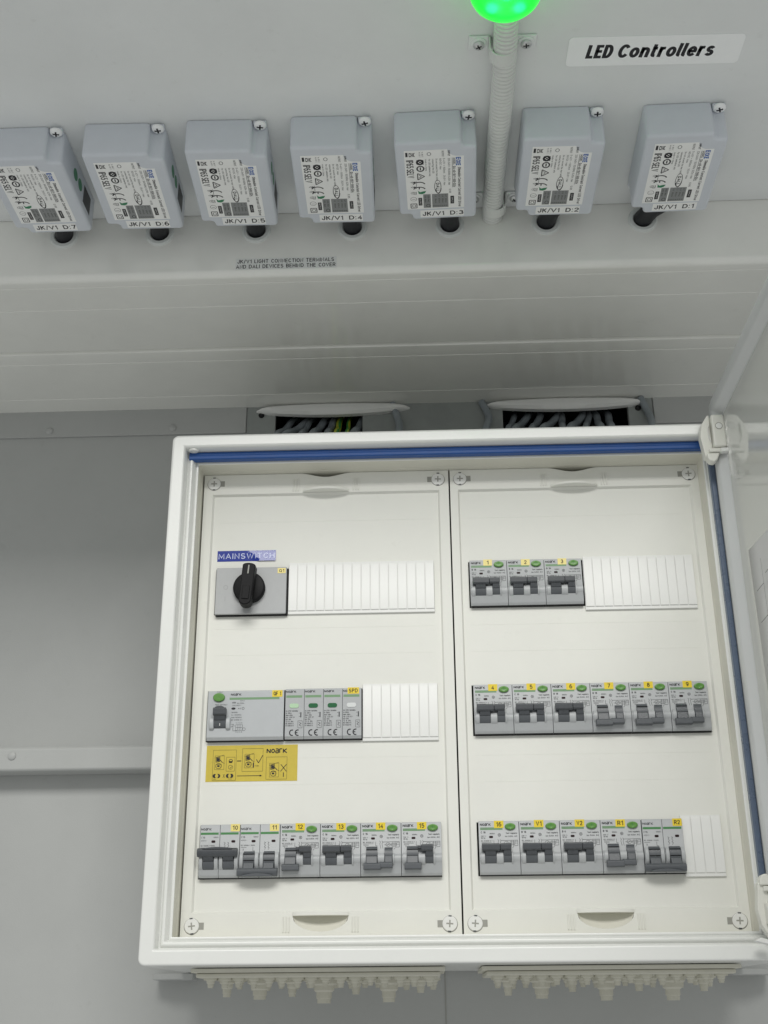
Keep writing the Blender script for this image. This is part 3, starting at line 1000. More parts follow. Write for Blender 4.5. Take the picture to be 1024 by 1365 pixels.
bc = empty("signal_beacon", (0.0731, 0.6985, ZC))
tag(bc, "glowing green dome lamp on the ceiling panel at the conduit end", "signal lamp")
MB().lathe([(.031, 0), (.031, -.006), (.029, -.008)], seg=40).build("base", M['blank'], bc)
dome = [(.0285, -.008), (.0288, -.013), (.0282, -.018), (.0262, -.023), (.0222, -.0275), (.0165, -.031), (.0095, -.0330), (.002, -.0337)]
MB().lathe(dome, seg=44).build("lens", M['beacon'], bc)
for lx_, ly_ in ((-.0095, .0085), (.0095, .0085), (.000, -.003), (-.011, -.011), (.011, -.011)):
    cached('led', lambda: MB().lathe([(.0001, -.0040), (.0030, -.003), (.0040, 0), (.0030, .003), (.0001, .0040)], seg=14), "led_chip", M['led'], bc,
           loc=(lx_, ly_, -.0205))

# ------------------------------------------------------------------ two signs
sg = MB()
poly = []
for p in rrect(0.1300, 0.2752, 0, 0.0328, 0.004, 0, 4):
    poly.append((p[0] , 0.7990 - p[2]))
sg.prism(poly, ZC - .0001, ZC - .0005, 'z')
so = tag(sg.build("sign", M['signw'], loc=(0, 0, 0)), "white sticker reading LED Controllers on the ceiling panel", "sign")
so.rotation_euler = (0, 0, math.radians(0.8))
so.location = (0.0108, -0.0018, 0)
q = Print(lambda u, v: (u, -v, ZC - .00055))
q.text("LED", 0.1457, -0.7902, 0.0225, 0.0152, shear=.17, bold=.022).text("Controllers", 0.1726, -0.7902, 0.0800, 0.0152, shear=.17, bold=.022)
q.m.build("lettering", M['ink'], so)

s2 = MB().box(-0.1784, -0.0785, YF - .0003, YF - .00005, 0.6735, 0.6865)
s2o = tag(s2.build("sticker", M['clear']), "clear sticker reading JK/V1 light connection terminals on the cover front", "sticker")
q = Print(front(YF - .00045))
q.text("JK/V1 LIGHT CONNECTION TERMINALS", -0.1766, 0.6808, 0.0955, 0.0043, bold=.002)
q.text("AND DALI DEVICES BEHIND THE COVER", -0.1778, 0.6748, 0.0982, 0.0043, bold=.002)
q.m.build("lettering", M['ink'], s2o)

# ================================================================== THE CABINET
FX0, FX1, FZ0, FZ1 = -0.2432, 0.2985, 0.0348, 0.5232
RIM, LIP, PAN, DEV = 1.050, 1.0690, 1.0966, 1.0906
cab = empty("electrical_cabinet", (0, 0, 0))
tag(cab, "white wall mounted electrical cabinet with its door swung open to the right", "electrical cabinet")


def sweep(prof, rad=0.006):
    """profile of (inset, depth) in mm carried round the cabinet outline"""
    return [rrect(FX0 + o * .001, FX1 - o * .001, FZ0 + o * .001, FZ1 - o * .001, max(rad - o * .001, .0008), RIM + y * .001) for o, y in prof]


MB().loops(sweep([(4, 216), (0.3, 216), (0, 214), (0, 2.6), (0, 2.3), (.2, 1.2), (.65, .5), (1.3, .1), (2.1, 0), (2.5, 0), (10.9, 0), (11.2, 0), (12.0, .3), (12.8, 1.1), (13.2, 2.4), (13.6, 12.5), (14.0, 13.8), (14.6, 14.2),
                  (15.2, 13.8), (15.8, 12.4), (16.5, 11.5), (17.6, 11.1), (18.7, 11.5), (19.4, 12.7), (19.8, 15.5), (20.5, 16.4), (20.9, 19.6), (21.4, 19.1), (22.0, 18.8), (23.0, 18.8), (23.5, 19.2),
                  (23.6, 20)])).build("frame", M['frame'], cab)
MB().loops(sweep([(23.5, 19.9), (23.7, 38), (24.0, 38.3), (24.1, 70)])).build("inner_frame", M['inner'], cab)
MB().box(FX0 + .003, FX1 - .003, RIM + .2155, RIM + .2185, FZ0 + .003, FZ1 - .003).build("back_panel", M['frame'], cab)
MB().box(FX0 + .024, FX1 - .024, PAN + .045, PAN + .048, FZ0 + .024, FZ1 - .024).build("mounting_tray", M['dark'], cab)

# rubber seal in the channel along the top and the hinge side
b = MB()
zt, zb = FZ1 - .0140, FZ1 - .0222
b.prism([(RIM + .0172, zt), (RIM + .0110, zt), (RIM + .0098, zt - .0010), (RIM + .0096, zt - .0036), (RIM + .0102, zt - .0042), (RIM + .0096, zt - .0048), (RIM + .0098, zb + .0008), (RIM + .0108, zb), (RIM + .0172, zb)],
        FX0 + .0155, FX1 - .0235, 'x')
b.build("door_seal", M['blue'], cab, bevel=0.0004)
b = MB()
xa, xb = FX1 - .0205, FX1 - .0150
b.prism([(xa, RIM + .0172), (xa, RIM + .0110), (xa + .001, RIM + .0098), (xb - .001, RIM + .0096), (xb, RIM + .0108), (xb, RIM + .0172)], FZ0 + .03, FZ1 - .03, 'z')
b.build("door_seal", M['darkblue'], cab, bevel=0.0004)
# small white plug in the rim corner
cached('plug', lambda: MB().lathe([(.0042, 0.0), (.0042, -.0010), (.0034, -.0018), (.0016, -.0016), (.0014, -.0008)], axis='z', seg=22, sx=1.25), "plug", M['frame'], cab,
       loc=(FX0 + .0205, RIM + .0065, FZ1 - .0134))

# two cover panels with their cut-outs
HOLES_L = [(-0.2020, 0.0105, .3522, .3985), (-0.2042, 0.0105, .2296, .2775), (-0.2050, 0.0112, .1078, .1542)]
HOLES_R = [(0.0440, 0.2590, .3548, .4015), (0.0430, 0.2605, .2316, .2790), (0.0430, 0.2570, .1078, .1540)]


def panel(x0, x1, holes, fx0, fx1):
    z0, z1 = 0.0597, 0.4988
    root = MB()
    fz0, fz1 = .0790, .4775
    plate(root, fx0, fx1, fz0, fz1, holes, PAN, PAN + .0025)
    p = root.build("cover_panel", M['panel'], cab, bevel=0.0003)
    # raised border with a dished top edge
    b = MB()
    yf = PAN - .0030
    mx = (fx0 + fx1) / 2

    def topz(x):
        t = abs(x - mx) / .027
        return z1 - (0.0042 * (0.5 + 0.5 * math.cos(PI * t)) if t < 1 else 0)
    N = 48
    zr, dep, hgt = fz0 - .0030, .0060, .0130
    xs = sorted({x0, x1, fx0, fx1, *[mx - .0294 + .0588 * i / N for i in range(N + 1)]})
    # outer and inner skins built as strips so the dish stays smooth
    for xa, xb in zip(xs, xs[1:]):
        inside = xa >= fx0 - 1e-9 and xb <= fx1 + 1e-9
        lo = fz1 if inside else z0
        b.add([(xa, yf, lo), (xb, yf, lo), (xb, yf, topz(xb)), (xa, yf, topz(xa))], [(0, 1, 2, 3)])
        b.add([(xa, yf, topz(xa)), (xb, yf, topz(xb)), (xb, PAN + .012, topz(xb)), (xa, PAN + .012, topz(xa))], [(0, 1, 2, 3)])
        if inside:
            ta, tb = (xa - mx) / .0245, (xb - mx) / .0245
            if max(abs(ta), abs(tb)) <= 1.0001:
                za, zb_ = zr - hgt * math.sqrt(max(0, 1 - ta * ta)), zr - hgt * math.sqrt(max(0, 1 - tb * tb))
                b.add([(xa, yf, z0), (xb, yf, z0), (xb, yf, zb_), (xa, yf, za)], [(0, 1, 2, 3)])
                b.add([(xa, yf, zr), (xb, yf, zr), (xb, yf, fz0), (xa, yf, fz0)], [(0, 1, 2, 3)])
            else:
                b.add([(xa, yf, z0), (xb, yf, z0), (xb, yf, fz0), (xa, yf, fz0)], [(0, 1, 2, 3)])
    ch = .0016
    b.add([(fx0, yf, fz0), (fx1, yf, fz0), (fx1, yf, fz1), (fx0, yf, fz1), (fx0 + ch, PAN, fz0 + ch), (fx1 - ch, PAN, fz0 + ch), (fx1 - ch, PAN, fz1 - ch), (fx0 + ch, PAN, fz1 - ch)],
          [(0, 1, 5, 4), (1, 2, 6, 5), (2, 3, 7, 6), (3, 0, 4, 7)])
    b.add([(x0, yf, z0), (x0, yf, z1), (x0, PAN + .012, z1), (x0, PAN + .012, z0)], [(0, 1, 2, 3)])
    b.add([(x1, yf, z0), (x1, yf, z1), (x1, PAN + .012, z1), (x1, PAN + .012, z0)], [(3, 2, 1, 0)])
    b.add([(x0, yf, z0), (x1, yf, z0), (x1, PAN + .012, z0), (x0, PAN + .012, z0)], [(3, 2, 1, 0)])
    b.build("border", M['panel'], p)
    # thumb grips: a tongue at the top, a scoop with an overhanging rim at the bottom
    n = 22
    front_, back_ = [], []
    for i in range(n + 1):
        t = -1 + 2 * i / n
        front_.append((mx + .0235 * t, -(.0095 * (1 - t * t) ** .7)))
    t_ = MB()
    t_.prism([(a, yf + d - .0002) for a, d in front_], fz1 + .0030, fz1 + .0004, 'z')
    t_.build("thumb_grip", M['panel'], p, bevel=0.0006)
    t_ = MB()
    vs, fs = [], []
    for i in range(n + 1):
        t = -1 + 2 * i / n
        xx = mx + .0245 * t
        s_ = math.sqrt(max(0, 1 - t * t))
        vs.append((xx, yf, zr))
        for j in range(7):
            u = j / 6
            vs.append((xx, yf + dep * s_ * (1 - u ** 1.6), zr - hgt * s_ * u))
    for i in range(n):
        for j in range(7):
            fs.append((i * 8 + j, (i + 1) * 8 + j, (i + 1) * 8 + j + 1, i * 8 + j + 1))
    t_.add(vs, fs)
    t_.build("scoop", M['inner'], p)
    rimp = [(a, yf + d * .62 - .0003) for a, d in [(mx + (q_[0] - mx) * 1.06, q_[1]) for q_ in front_]]
    MB().prism(rimp, zr + .0032, zr - .0001, 'z').build("thumb_grip", M['panel'], p, bevel=0.0005)
    # grip ribs beside the thumb grips
    for s in (-1, 1):
        for j in range(3):
            xx = mx + s * (.0275 + .0026 * j)
            cached('rib', lambda: MB().box(-.0005, .0005, -.0011, .0001, -.0065, .0065), "grip_rib", M['panel'], p, bevel=.0002, loc=(xx, yf, fz1 + .0085))
            cached('rib', None, "grip_rib", M['panel'], p, bevel=.0002, loc=(xx, yf, fz0 - .0100))
    for zl in (.448, .338, .312, .214, .190):
        MB().box(fx0 + .008, fx1 - .008, -.00012, .0001, -.00018, .00018).build("mould_line", M['panel'], p, loc=(0, PAN, zl))
    # quarter-turn screws with their slots
    for sx, s in ((x0 + .0100, 1), (x1 - .0105, -1)):
        for sz in (.4892, .0684):
            def head():
                return MB().lathe([(.0064, 0), (.0064, -.0003), (.0060, -.0007), (.0030, -.0008)], axis='y', seg=28)

            def cross():
                return MB().box(-.0030, .0030, -.00088, -.0007, -.0006, .0006).box(-.0006, .0006, -.00090, -.0007, -.0030, .0030)

            def nicks():
                return MB().box(-.0013, .0013, -.0008, .0001, .0058, .0068).box(-.0013, .0013, -.0008, .0001, -.0068, -.0058)
            cached('qslot', lambda: MB().box(-.0048, .0048, -.0002, .0001, -.0029, .0029), "screw_slot", M['slot'], p, loc=(sx + s * .0058, yf, sz))
            cached('qrim', lambda: MB().lathe([(.0069, .0001), (.0069, -.00012)], axis='y', seg=28), "screw_rim", M['slot'], p, loc=(sx + .0001, yf, sz - .0003))
            h = cached('qhead', head, "quarter_turn_screw", M['blank'], p, loc=(sx, yf - .0001, sz))
            cached('qcross', cross, "cross_slot", M['slot'], h)
            cached('qnick', nicks, "nick", M['toggle'], h)
            h.rotation_euler = (0, random.uniform(-.12, .12), 0)
    return p


panel(-0.2178, 0.0272, HOLES_L, -0.2088, 0.0180)
panel(0.0287, 0.2757, HOLES_R, 0.0362, 0.2665)

# door, opened square to the cabinet
DX = 0.2812
door = MB()
dy0, dy1, dz0, dz1 = 0.56, 1.0530, 0.0180, 0.5430


def drect(o, x, n=4, r0=.012):
    return [(x, a[0], a[2]) for a in rrect(dy0 + o, dy1 - o, dz0 + o, dz1 - o, max(r0 - o, .001), 0, n)]


door.loops([drect(.0195, DX + .0130), drect(.0170, DX + .0150), drect(.004, DX + .0180), drect(0.0, DX + .0160), drect(0.0, DX + .0015), drect(.0008, DX + .0004), drect(.002, DX), drect(.0110, DX + .0008), drect(.0125, DX + .0022), drect(.0170, DX + .0082), drect(.0178, DX + .0088), drect(.0195, DX + .0088)])
d_o = door.build("door", M['doorrim'], cab)
ds = MB().prism([(a[1], a[2]) for a in drect(.0192, 0)], DX + .0086, DX + .0116, 'x')
ds.build("door_sheet", M['door'], d_o, smooth=False)


def hinge(z, s, parent):
    """two leaf plastic hinge block; s = 1 top, -1 bottom"""
    root = MB(.001)
    root.box(-7, 5.5, -8, 6, -17, 17)
    h = root.build("hinge", M['hinge'], parent, bevel=0.0018, seg=3, loc=(.2845, 1.0390, z))
    b = MB(.001)
    b.prism([(-17.5, -4), (-15.5, 9), (-9, 19), (-7.2, 19), (-7.2, -20), (-12.5, -26), (-15, -24)], -2, 8, 'y')
    b.build("leaf", M['hinge'], h, bevel=0.0012)
    b = MB(.001)
    b.box(-11.5, 2.6, -6, 5, -21.5, -17.2)
    b.build("shoulder", M['hinge'], h, bevel=0.0012)
    b = MB(.001)
    b.prism([(-14, -22), (-1.5, -22), (-4.5, -29), (-7.5, -31.5), (-11.5, -30.5), (-13.5, -27.5)], -5, 5, 'y')
    b.build("knuckle", M['hinge'], h, bevel=0.0014)
    b = MB(.001)
    b.box(-1.2, 6.2, -9.2, -3, -22.8, -18.6)
    b.build("latch", M['blank'], h, bevel=0.0008)
    b = MB(.001)
    b.lathe([(3.0, 0.2), (3.0, -.35), (2.4, -.5)], c=(-.5, -8, 4.5), axis='y', seg=24)
    b.build("pin", M['blank'], h)
    b = MB(.001)
    for i in range(10):
        a0, a1 = math.radians(120 + 12 * i), math.radians(132 + 12 * i)
        b.add([(-7 + 4.2 * math.cos(t) * .8, -6.5 if k else -1, -1 + r * math.sin(t)) for t, r, k in
               ((a0, 11, 0), (a1, 11, 0), (a1, 11, 1), (a0, 11, 1))], [(0, 1, 2, 3)])
    b.build("clip", M['blank'], h)
    b = MB(.001)
    b.lathe([(3.5, 0), (3.5, -.4), (2.9, -.4), (2.9, .2)], c=(-.5, -8.0, 4.5), axis='y', seg=24, cap=False)
    b.build("pin_groove", M['slot'], h)
    if s < 0:
        h.rotation_euler = (0, 0, 0)
        h.scale = (1, 1, -1)
        b = MB(.001)
        b.lathe([(8.5, -4), (8.5, 6)], c=(-8, -3.5, 0), axis='x', seg=24)
        b.build("roller", M['hinge'], h, bevel=0.0008)
        b = MB(.001)
        b.prism([(-24, 21), (-13, 24), (-12, 20.5), (-19, 18.5)], -9, 0, 'y')
        b.build("catch", M['blank'], h, bevel=0.0006)
    return h


hinge(0.5060, 1, cab)
hinge(0.0700, -1, cab)

# cable entry plates under and on top of the cabinet


def gland_plate(x0, x1, top):
    k = -1 if top else 1
    zb = FZ1 if top else FZ0
    yc = 1.150
    b = MB()
    b.box(x0, x1, 1.100, 1.205, zb - k * .0006, zb - k * .0042)
    p = b.build("gland_plate", M['gland'], cab, bevel=0.0008)
    b = MB()
    b.box(x0 + .004, x1 - .004, 1.104, 1.201, zb - k * .0044, zb - k * .0082)
    b.build("flange", M['gland'], p, bevel=0.0012)

    def cone(r, L):
        pf = [(r, 0), (r, .002)]
        for i in range(4):
            t = (i + 1) / 4
            rr = r * (.80, .58, .44, .38)[i]
            pf += [(rr + r * .06, L * (t - .22)), (rr, L * (t - .20)), (rr, L * t - .0005)]
        return MB().lathe([(a, -k * h) for a, h in pf], seg=20)
    w_ = x1 - x0
    zz = zb - k * .0080
    n = 16
    for j in range(n):
        xx = x0 + .014 + (w_ - .028) * j / (n - 1)
        big = (j % 4 == 2)
        cached(('cone', 'small', k), lambda: cone(.0062, .0088), "membrane_cone", M['gland'], p, loc=(xx, 1.120, zz))
        cached(('cone', 'mid', k), lambda: cone(.0064, .0098), "membrane_cone", M['gland'], p, loc=(xx + .004, 1.188, zz))
    for j in range(3):
        xx = x0 + w_ * (.245 + .262 * j)
        cached(('cone', 'big', k), lambda: cone(.0150, .0205), "membrane_cone", M['gland'], p, loc=(xx, 1.150, zz))
    for j in range(4):
        xx = x0 + w_ * (.13 + .262 * j) - .004
        if xx < x1 - .012:
            cached(('cone', 'medium', k), lambda: cone(.0085, .0155), "membrane_cone", M['gland'], p, loc=(xx, 1.152, zz))
    for c in p.children:
        if c.name.startswith('membrane'):
            f = random.uniform(.82, 1.08)
            c.scale = (random.uniform(.92, 1.08), random.uniform(.92, 1.08), f)
            c.location.x += random.uniform(-.0008, .0008)
    return p


for top in (False, True):
    gland_plate(-0.2080, 0.0118, top)
    gland_plate(0.0432, 0.2640, top)

# wall lugs at the lower corners
for s, cx in ((-1, FX0), (1, FX1)):
    pl = [(cx + s * -.012, 1.2360), (cx + s * .012, 1.2360), (cx + s * .029, 1.2440), (cx + s * .029, 1.2640), (cx + s * -.012, 1.2640)]
    MB().prism(pl, FZ0 - .0065, FZ0 - .0005, 'z').build("wall_lug", M['wall'], cab, bevel=0.0012)

# ================================================================== DEVICES IN THE CABINET
K = .001
EPS = .12


def tape_tag(root, text, u, v, w_, h_, y, m='yellow', tw=None, th=None):
    """small self-adhesive number tag; u,v = lower left corner"""
    y_ = y
    u, v = u + random.uniform(-.5, .5), v + random.uniform(-.3, .3)
    t = cached(('tag', round(w_, 2), round(h_, 2), round(u, 2), round(v, 2), y_, m), lambda: MB(K).box(u, u + w_, y_ - .18, y_ - .02, v, v + h_), "number_tag", M[m], root)
    q = Print(front(y_ - .26), K)
    tw = tw or w_ * .45
    th = th or h_ * .62
    q.text(text, u + (w_ - tw) / 2, v + (h_ - th) / 2, tw, th, bold=.008)
    q.m.build("lettering", M['ink'], t)
    return t


def brand(q, u, v, w_, h_):
    """the maker's word mark as on the devices: wide capitals with low a and r"""
    l = w_ / 5.0
    t = h_ * .26
    q.line([(u, v), (u, v + h_), (u + l * .78, v), (u + l * .78, v + h_)], t)
    q.ring(u + l * 1.46, v + h_ / 2, l * .46, h_ * .56, t, n=18)
    x = u + l * 2.12
    q.line([(x, v + h_), (x + l * .62, v + h_), (x + l * .62, v), (x, v), (x, v + h_ * .5), (x + l * .62, v + h_ * .5)], t)
    x = u + l * 3.05
    q.line([(x, v), (x, v + h_), (x + l * .62, v + h_)], t)
    x = u + l * 3.95
    q.line([(x, v), (x, v + h_)], t).line([(x + l * .8, v + h_), (x + l * .12, v + h_ * .5), (x + l * .85, v)], t)
    return q


def body_profile():
    return [(9, -.2), (1.0, -.2), (.25, -.5), (0, -1.2), (0, -27.2), (-.5, -27.9), (-1.6, -28.8), (-2.2, -31.2), (-1.9, -33.6), (-1.2, -34.9), (-.9, -35.3),
            (-.7, -43.6), (-.2, -44.4), (1.2, -46.2), (9, -46.2)]


def drum_mb(x0, x1, zt, zb):
    """ribbed rocker drum"""
    b = MB(K)
    zc, h = (zt + zb) / 2, (zt - zb) / 2
    pf = []
    for i in range(15):
        a = math.radians(-90 + 180 * i / 14)
        pf.append((1.0 - 4.4 * math.cos(a), zc + h * math.sin(a)))
    pf = pf + [(2.5, zt), (2.5, zb)]
    b.prism(pf, x0, x1, 'x')
    return b


def handle_mb(x0, x1, zt, zb, sx0, sx1, sz, out=8.2):
    """handle bar on a stem; sz = far end of the stem on the drum"""
    b = MB(K)
    up = sz < zb
    if up:
        pf = [(-1.0, zt - .3), (-out + .8, zt), (-out, zt - .9), (-out + .2, zb + 1.0), (-out + 1.2, zb), (-2.2, zb - .4)]
        st = [(-.5, zb + .8), (-out + 1.6, zb + .6), (-4.1, sz), (-1, sz)]
    else:
        pf = [(-2.2, zt + .4), (-out + 1.4, zt), (-out + .1, zt - 1.1), (-out, zb + .9), (-out + .8, zb), (-1.0, zb + .3)]
        st = [(-1, sz), (-4.1, sz), (-out + 1.9, zt - .6), (-.5, zt - .8)]
    b.prism(pf, x0, x1, 'x')
    b.prism(st, sx0, sx1, 'x')
    return b


def rcbo(x, zt, left_up, right_up, rating, text, label, group, tw, pale=False):
    """two module residual current breaker with a rocker and a test rocker"""
    root = empty("residual_breaker", (x, DEV, zt))
    tag(root, label, "circuit breaker", group)
    Wd = 35.75

    def body():
        b = MB(K)
        b.prism(body_profile(), .12, Wd - .12, 'x')
        for a, c in ((1.2, 4.7), (15.0, 20.9), (28.2, 29.6)):
            b.prism([(1, -26.6), (-1.4, -26.8), (-3.1, -28.4), (-3.7, -31.5), (-3.3, -34.2), (-1.9, -36.4), (-.7, -37.6), (1, -37.6)], a, c, 'x')
        return b
    cached('rcbo_body', body, "body", M['grey'], root, bevel=0.0003)
    cached('rcbo_base', lambda: MB(K).box(.3, Wd - .3, 1.6, 12, -46.7, -.6), "base", M['black'], root)
    st = cached('rcbo_stripe', lambda: MB(K).box(1.5, 21.2, -.08, .05, -8.0, -5.8), "stripe", M['stripe'], root)

    def stripe_print():
        q = Print(front(-.14), K)
        return q.text("Ex9BL-N", 1.9, -7.2, 6.0, .9).m
    cached('rcbo_stripe_print', stripe_print, "stripe_print", M['greyblock'], st)

    def btn():
        return MB(K).lathe([(4.75, .05), (4.75, -1.3), (4.5, -1.75), (3.8, -1.95), (2.4, -1.75), (.6, -1.65)], c=(28.0, 0, -5.2), axis='y', seg=28, sy=.60)
    bt = cached('rcbo_btn', btn, "test_button", M['green'], root)

    def btn_T():
        q = Print(front(-1.80), K)
        return q.text("T", 27.2, -5.9, 1.5, 1.5).m
    cached('rcbo_btn_t', btn_T, "lettering", M['leaf'], bt)
    cached('rcbo_win', lambda: MB(K).prism([(a[0], a[2]) for a in rrect(9.1, 12.6, -15.0, -13.1, .8, 0, 4)], -.05, -.12, 'y'), "indicator_window", M['windowdark'], root)

    def printed():
        q = Print(front(-EPS), K)
        brand(q, 1.6, -4.3, 9.6, 1.9)
        q.text(rating, 1.9, -10.9, 4.2 if len(rating) > 3 else 3.2, 1.7, bold=.02)
        q.text("10000A", 9.6, -11.7, 4.6, 1.1, bold=.01).text("230 V~", 1.9, -13.9, 4.6, 1.15).text("50 Hz", 2.1, -15.5, 3.6, 1.15, bold=.01)
        q.text("Test regularly", 24.0, -11.6, 10.0, 1.35, bold=.012).text("I\u0394n 0.03A", 23.2, -14.2, 7.2, 1.25, bold=.012).text("AC", 31.4, -14.2, 2.6, 1.3, bold=.02)
        q.ring(18.2, -12.4, 1.35, 1.35, .3, n=14).line([(17.4, -12.4), (19.0, -12.4)], .25).line([(18.2, -13.2), (18.2, -11.6)], .25)
        q.text("IEC 61009-2-1", 1.9, -17.9, 9.8, 1.0, bold=.01)
        return q.m
    cached(('rcbo_print', rating), printed, "printed_text", M['ink'], root)

    def scheme():
        q = Print(front(-EPS), K)
        t = .28
        q.line([(13.2, -16.8), (13.2, -20.4), (14.8, -20.4)], t)
        q.line([(16.6, -16.2), (17.6, -17.4), (16.8, -18.6), (17.8, -22.8)], t).line([(18.6, -16.2), (19.6, -17.4), (18.8, -18.6), (19.6, -22.8)], t)
        q.line([(19.4, -17.2), (34.2, -17.0), (34.2, -21.6), (31.0, -21.8)], t).line([(20.6, -19.6), (34, -19.6)], t * .8)
        q.ring(24.2, -19.5, 2.2, 1.7, t, n=18).line([(23.2, -20.4), (25.2, -18.6)], t)
        q.line([(28.4, -17), (28.4, -22.4), (27.4, -23.6)], t).line([(30.4, -17), (30.4, -22.4), (29.4, -23.6)], t)
        q.line([(27.2, -18.4), (31.6, -18.4), (31.6, -20.8), (27.2, -20.8), (27.2, -18.4)], t)
        q.text("2", 31.6, -18.6, .8, 1.1).text("N", 32.8, -18.6, 1.0, 1.1)
        q.line([(2.2, -18.6), (11.2, -18.6)], .2).text("10000", 2.2, -20.2, 4.6, 1.0).text("3", 3.6, -21.6, .9, 1.1)
        return q.m
    cached('rcbo_scheme', scheme, "wiring_diagram", M['greyink'], root)
    cached('rcbo_drumL', lambda: drum_mb(4.9, 14.7, -20.8, -37.6), "rocker", M['drum'], root)
    cached('rcbo_drumR', lambda: drum_mb(21.1, 28.0, -21.6, -36.8), "test_rocker", M['drum'], root)
    cached('rcbo_grooveL', lambda: MB(K).box(5.0, 14.6, -3.75, -2, -29.9, -29.3).box(5.0, 14.6, -3.2, -1, -24.2, -23.7), "rocker_line", M['black'], root)
    if left_up:
        cached('hLu', lambda: handle_mb(2.3, 18.0, -20.2, -26.4, 5.1, 14.5, -30.2, 7.4), "switch_handle", M['toggle'], root, bevel=.0004)
    else:
        cached('hLd', lambda: handle_mb(2.7, 17.6, -35.6, -41.6, 4.9, 14.5, -29.6, 7.4), "switch_handle", M['drum'], root, bevel=.0004)
    if right_up:
        a = 18.3 if left_up else 17.6
        cached(('hRu', a), lambda: handle_mb(a, 27.9, -20.2, -25.9, 21.3, 27.7, -30.2, 7.0), "test_handle", M['toggle'], root, bevel=.0004)
        if not left_up:
            cached('hRlug', lambda: MB(K).box(14.6, 18.2, -4.6, -1.0, -23.6, -21.0), "link_lug", M['toggle'], root, bevel=.0004)
    else:
        cached('hRd', lambda: handle_mb(16.6, 28.1, -34.8, -40.2, 21.3, 27.8, -29.6, 7.0), "test_handle", M['drum'], root, bevel=.0004)
    tape_tag(root, text, 13.6, -6.4, 8.4, 6.3, -.02, 'paleyellow' if pale else 'yellow', tw, 3.9)
    return root


def mcb2(x, zt, up, text, label, group, tw, pale=False):
    """two pole breaker with one broad handle"""
    root = empty("two_pole_breaker", (x, DEV, zt))
    tag(root, label, "circuit breaker", group)
    for j in range(2):
        ox = 17.85 * j * K

        def body():
            b = MB(K)
            b.prism(body_profile(), .12, 17.7, 'x')
            for a, c in ((.6, 3.6), (14.0, 17.2)):
                b.prism([(1, -24.6), (-1.6, -24.8), (-3.3, -27.4), (-3.9, -31.5), (-3.3, -35.2), (-1.9, -38.4), (-.7, -39.6), (1, -39.6)], a, c, 'x')
            return b
        cached('mcb_body', body, "pole_body", M['grey'], root, bevel=.0003, loc=(ox, 0, 0))
        cached('mcb_stripe', lambda: MB(K).box(.6, 16.6, -.08, .05, -9.1, -7.2), "stripe", M['stripe2'], root, loc=(ox, 0, 0))
        cached('mcb_win', lambda: MB(K).prism([(a[0], a[2]) for a in rrect(10.4, 14.0, -16.1, -14.0, .9, 0, 4)], -.05, -.12, 'y'), "indicator_window",
               M['windowdark'], root, loc=(ox, 0, 0))
        cached('mcb_drum', lambda: drum_mb(4.0, 13.6, -23.6, -40.2), "rocker", M['drum'], root, loc=(ox, 0, 0))
        cached('mcb_groove', lambda: MB(K).box(4.1, 13.5, -3.75, -2, -32.4, -31.7).box(4.1, 13.5, -3.1, -1, -26.6, -26.1), "rocker_line", M['black'], root, loc=(ox, 0, 0))
    cached('mcb_base', lambda: MB(K).box(.3, 35.4, 1.6, 12, -46.8, -.6), "base", M['black'], root)

    def printed():
        q = Print(front(-EPS), K)
        brand(q, .9, -5.2, 9.4, 1.7)
        q.text("C16", 1.0, -12.2, 3.6, 1.5).text("10000A", 12.0, -11.9, 4.6, 1.1).text("400V~", 1.0, -14.8, 5.2, 1.1).text("IEC 60898-1 10000", 1.0, -19.2, 12.5, 1.1)
        q.line([(1, -20.4), (6, -20.4)], .25).text("3", 2.6, -23.0, 1.0, 1.5).line([(11.8, -20), (11.8, -23.4), (13.6, -23.4)], .28)
        for o in (21.6, 24.8):
            q.line([(o, -15.8), (o + 1.4, -16.4), (o + .3, -17.6), (o + 1.4, -18.8), (o + .3, -20.2), (o + 1.5, -20.8), (o + .6, -22.6)], .28)
        return q.m
    cached('mcb_print', printed, "printed_text", M['greyink'], root)

    def bar():
        b = MB(K)
        z0, z1 = (-21.2, -28.8) if up else (-45.6, -38.6)
        zs, ze = (max(z0, z1), min(z0, z1))
        o = 7.6
        b.prism([(-1, zs), (-o + 1.6, zs - .2), (-o, zs - 1.6), (-o - .3, zs - 3.4), (-o + .2, ze + 2), (-o + 1.4, ze), (-2, ze)], -.9, 34.6, 'x')
        zz = zs - .4 if up else ze + .6
        crest = [(4 + i * 1.65, zz + (1.0 if up else 1.6) * math.sin(PI * i / 16) * (1 if up else 1)) for i in range(17)]
        b.prism([(4, zz - 1.0)] + crest + [(30.4, zz - 1.0)], -o - .9, -o + 2.0, 'y')
        for c in (4.3, 22.1):
            if up:
                b.prism([(-1, ze + 1), (-6.4, ze + 1), (-4.1, ze - 3.4), (-1, ze - 3.4)], c, c + 9.0, 'x')
            else:
                b.prism([(-1, zs + 4.6), (-4.1, zs + 4.6), (-6.2, zs - .5), (-1, zs - .5)], c, c + 9.0, 'x')
        return b
    cached(('mcb_bar', up), bar, "switch_handle", M['toggle' if up else 'drum'], root, bevel=.0004)
    tape_tag(root, text, 26.8, -6.4, 8.2, 6.4, -.02, 'paleyellow' if pale else 'yellow', tw, 3.7)
    return root


T2 = 35.9 * K
G = "yellow tagged breakers in the cabinet"
# upper right row
for j, (t, lab) in enumerate((("1", "grey breaker with faded yellow tag 1, first of the upper right row"),
                              ("2", "grey breaker with faded yellow tag 2, middle of the upper right three"),
                              ("3", "grey breaker with faded yellow tag 3 next to the white blanking strip"))):
    rcbo(.0450 + T2 * j, .4015, True, True, "B 16", t, lab, G, 1.7 if t == "1" else 2.4, pale=True)
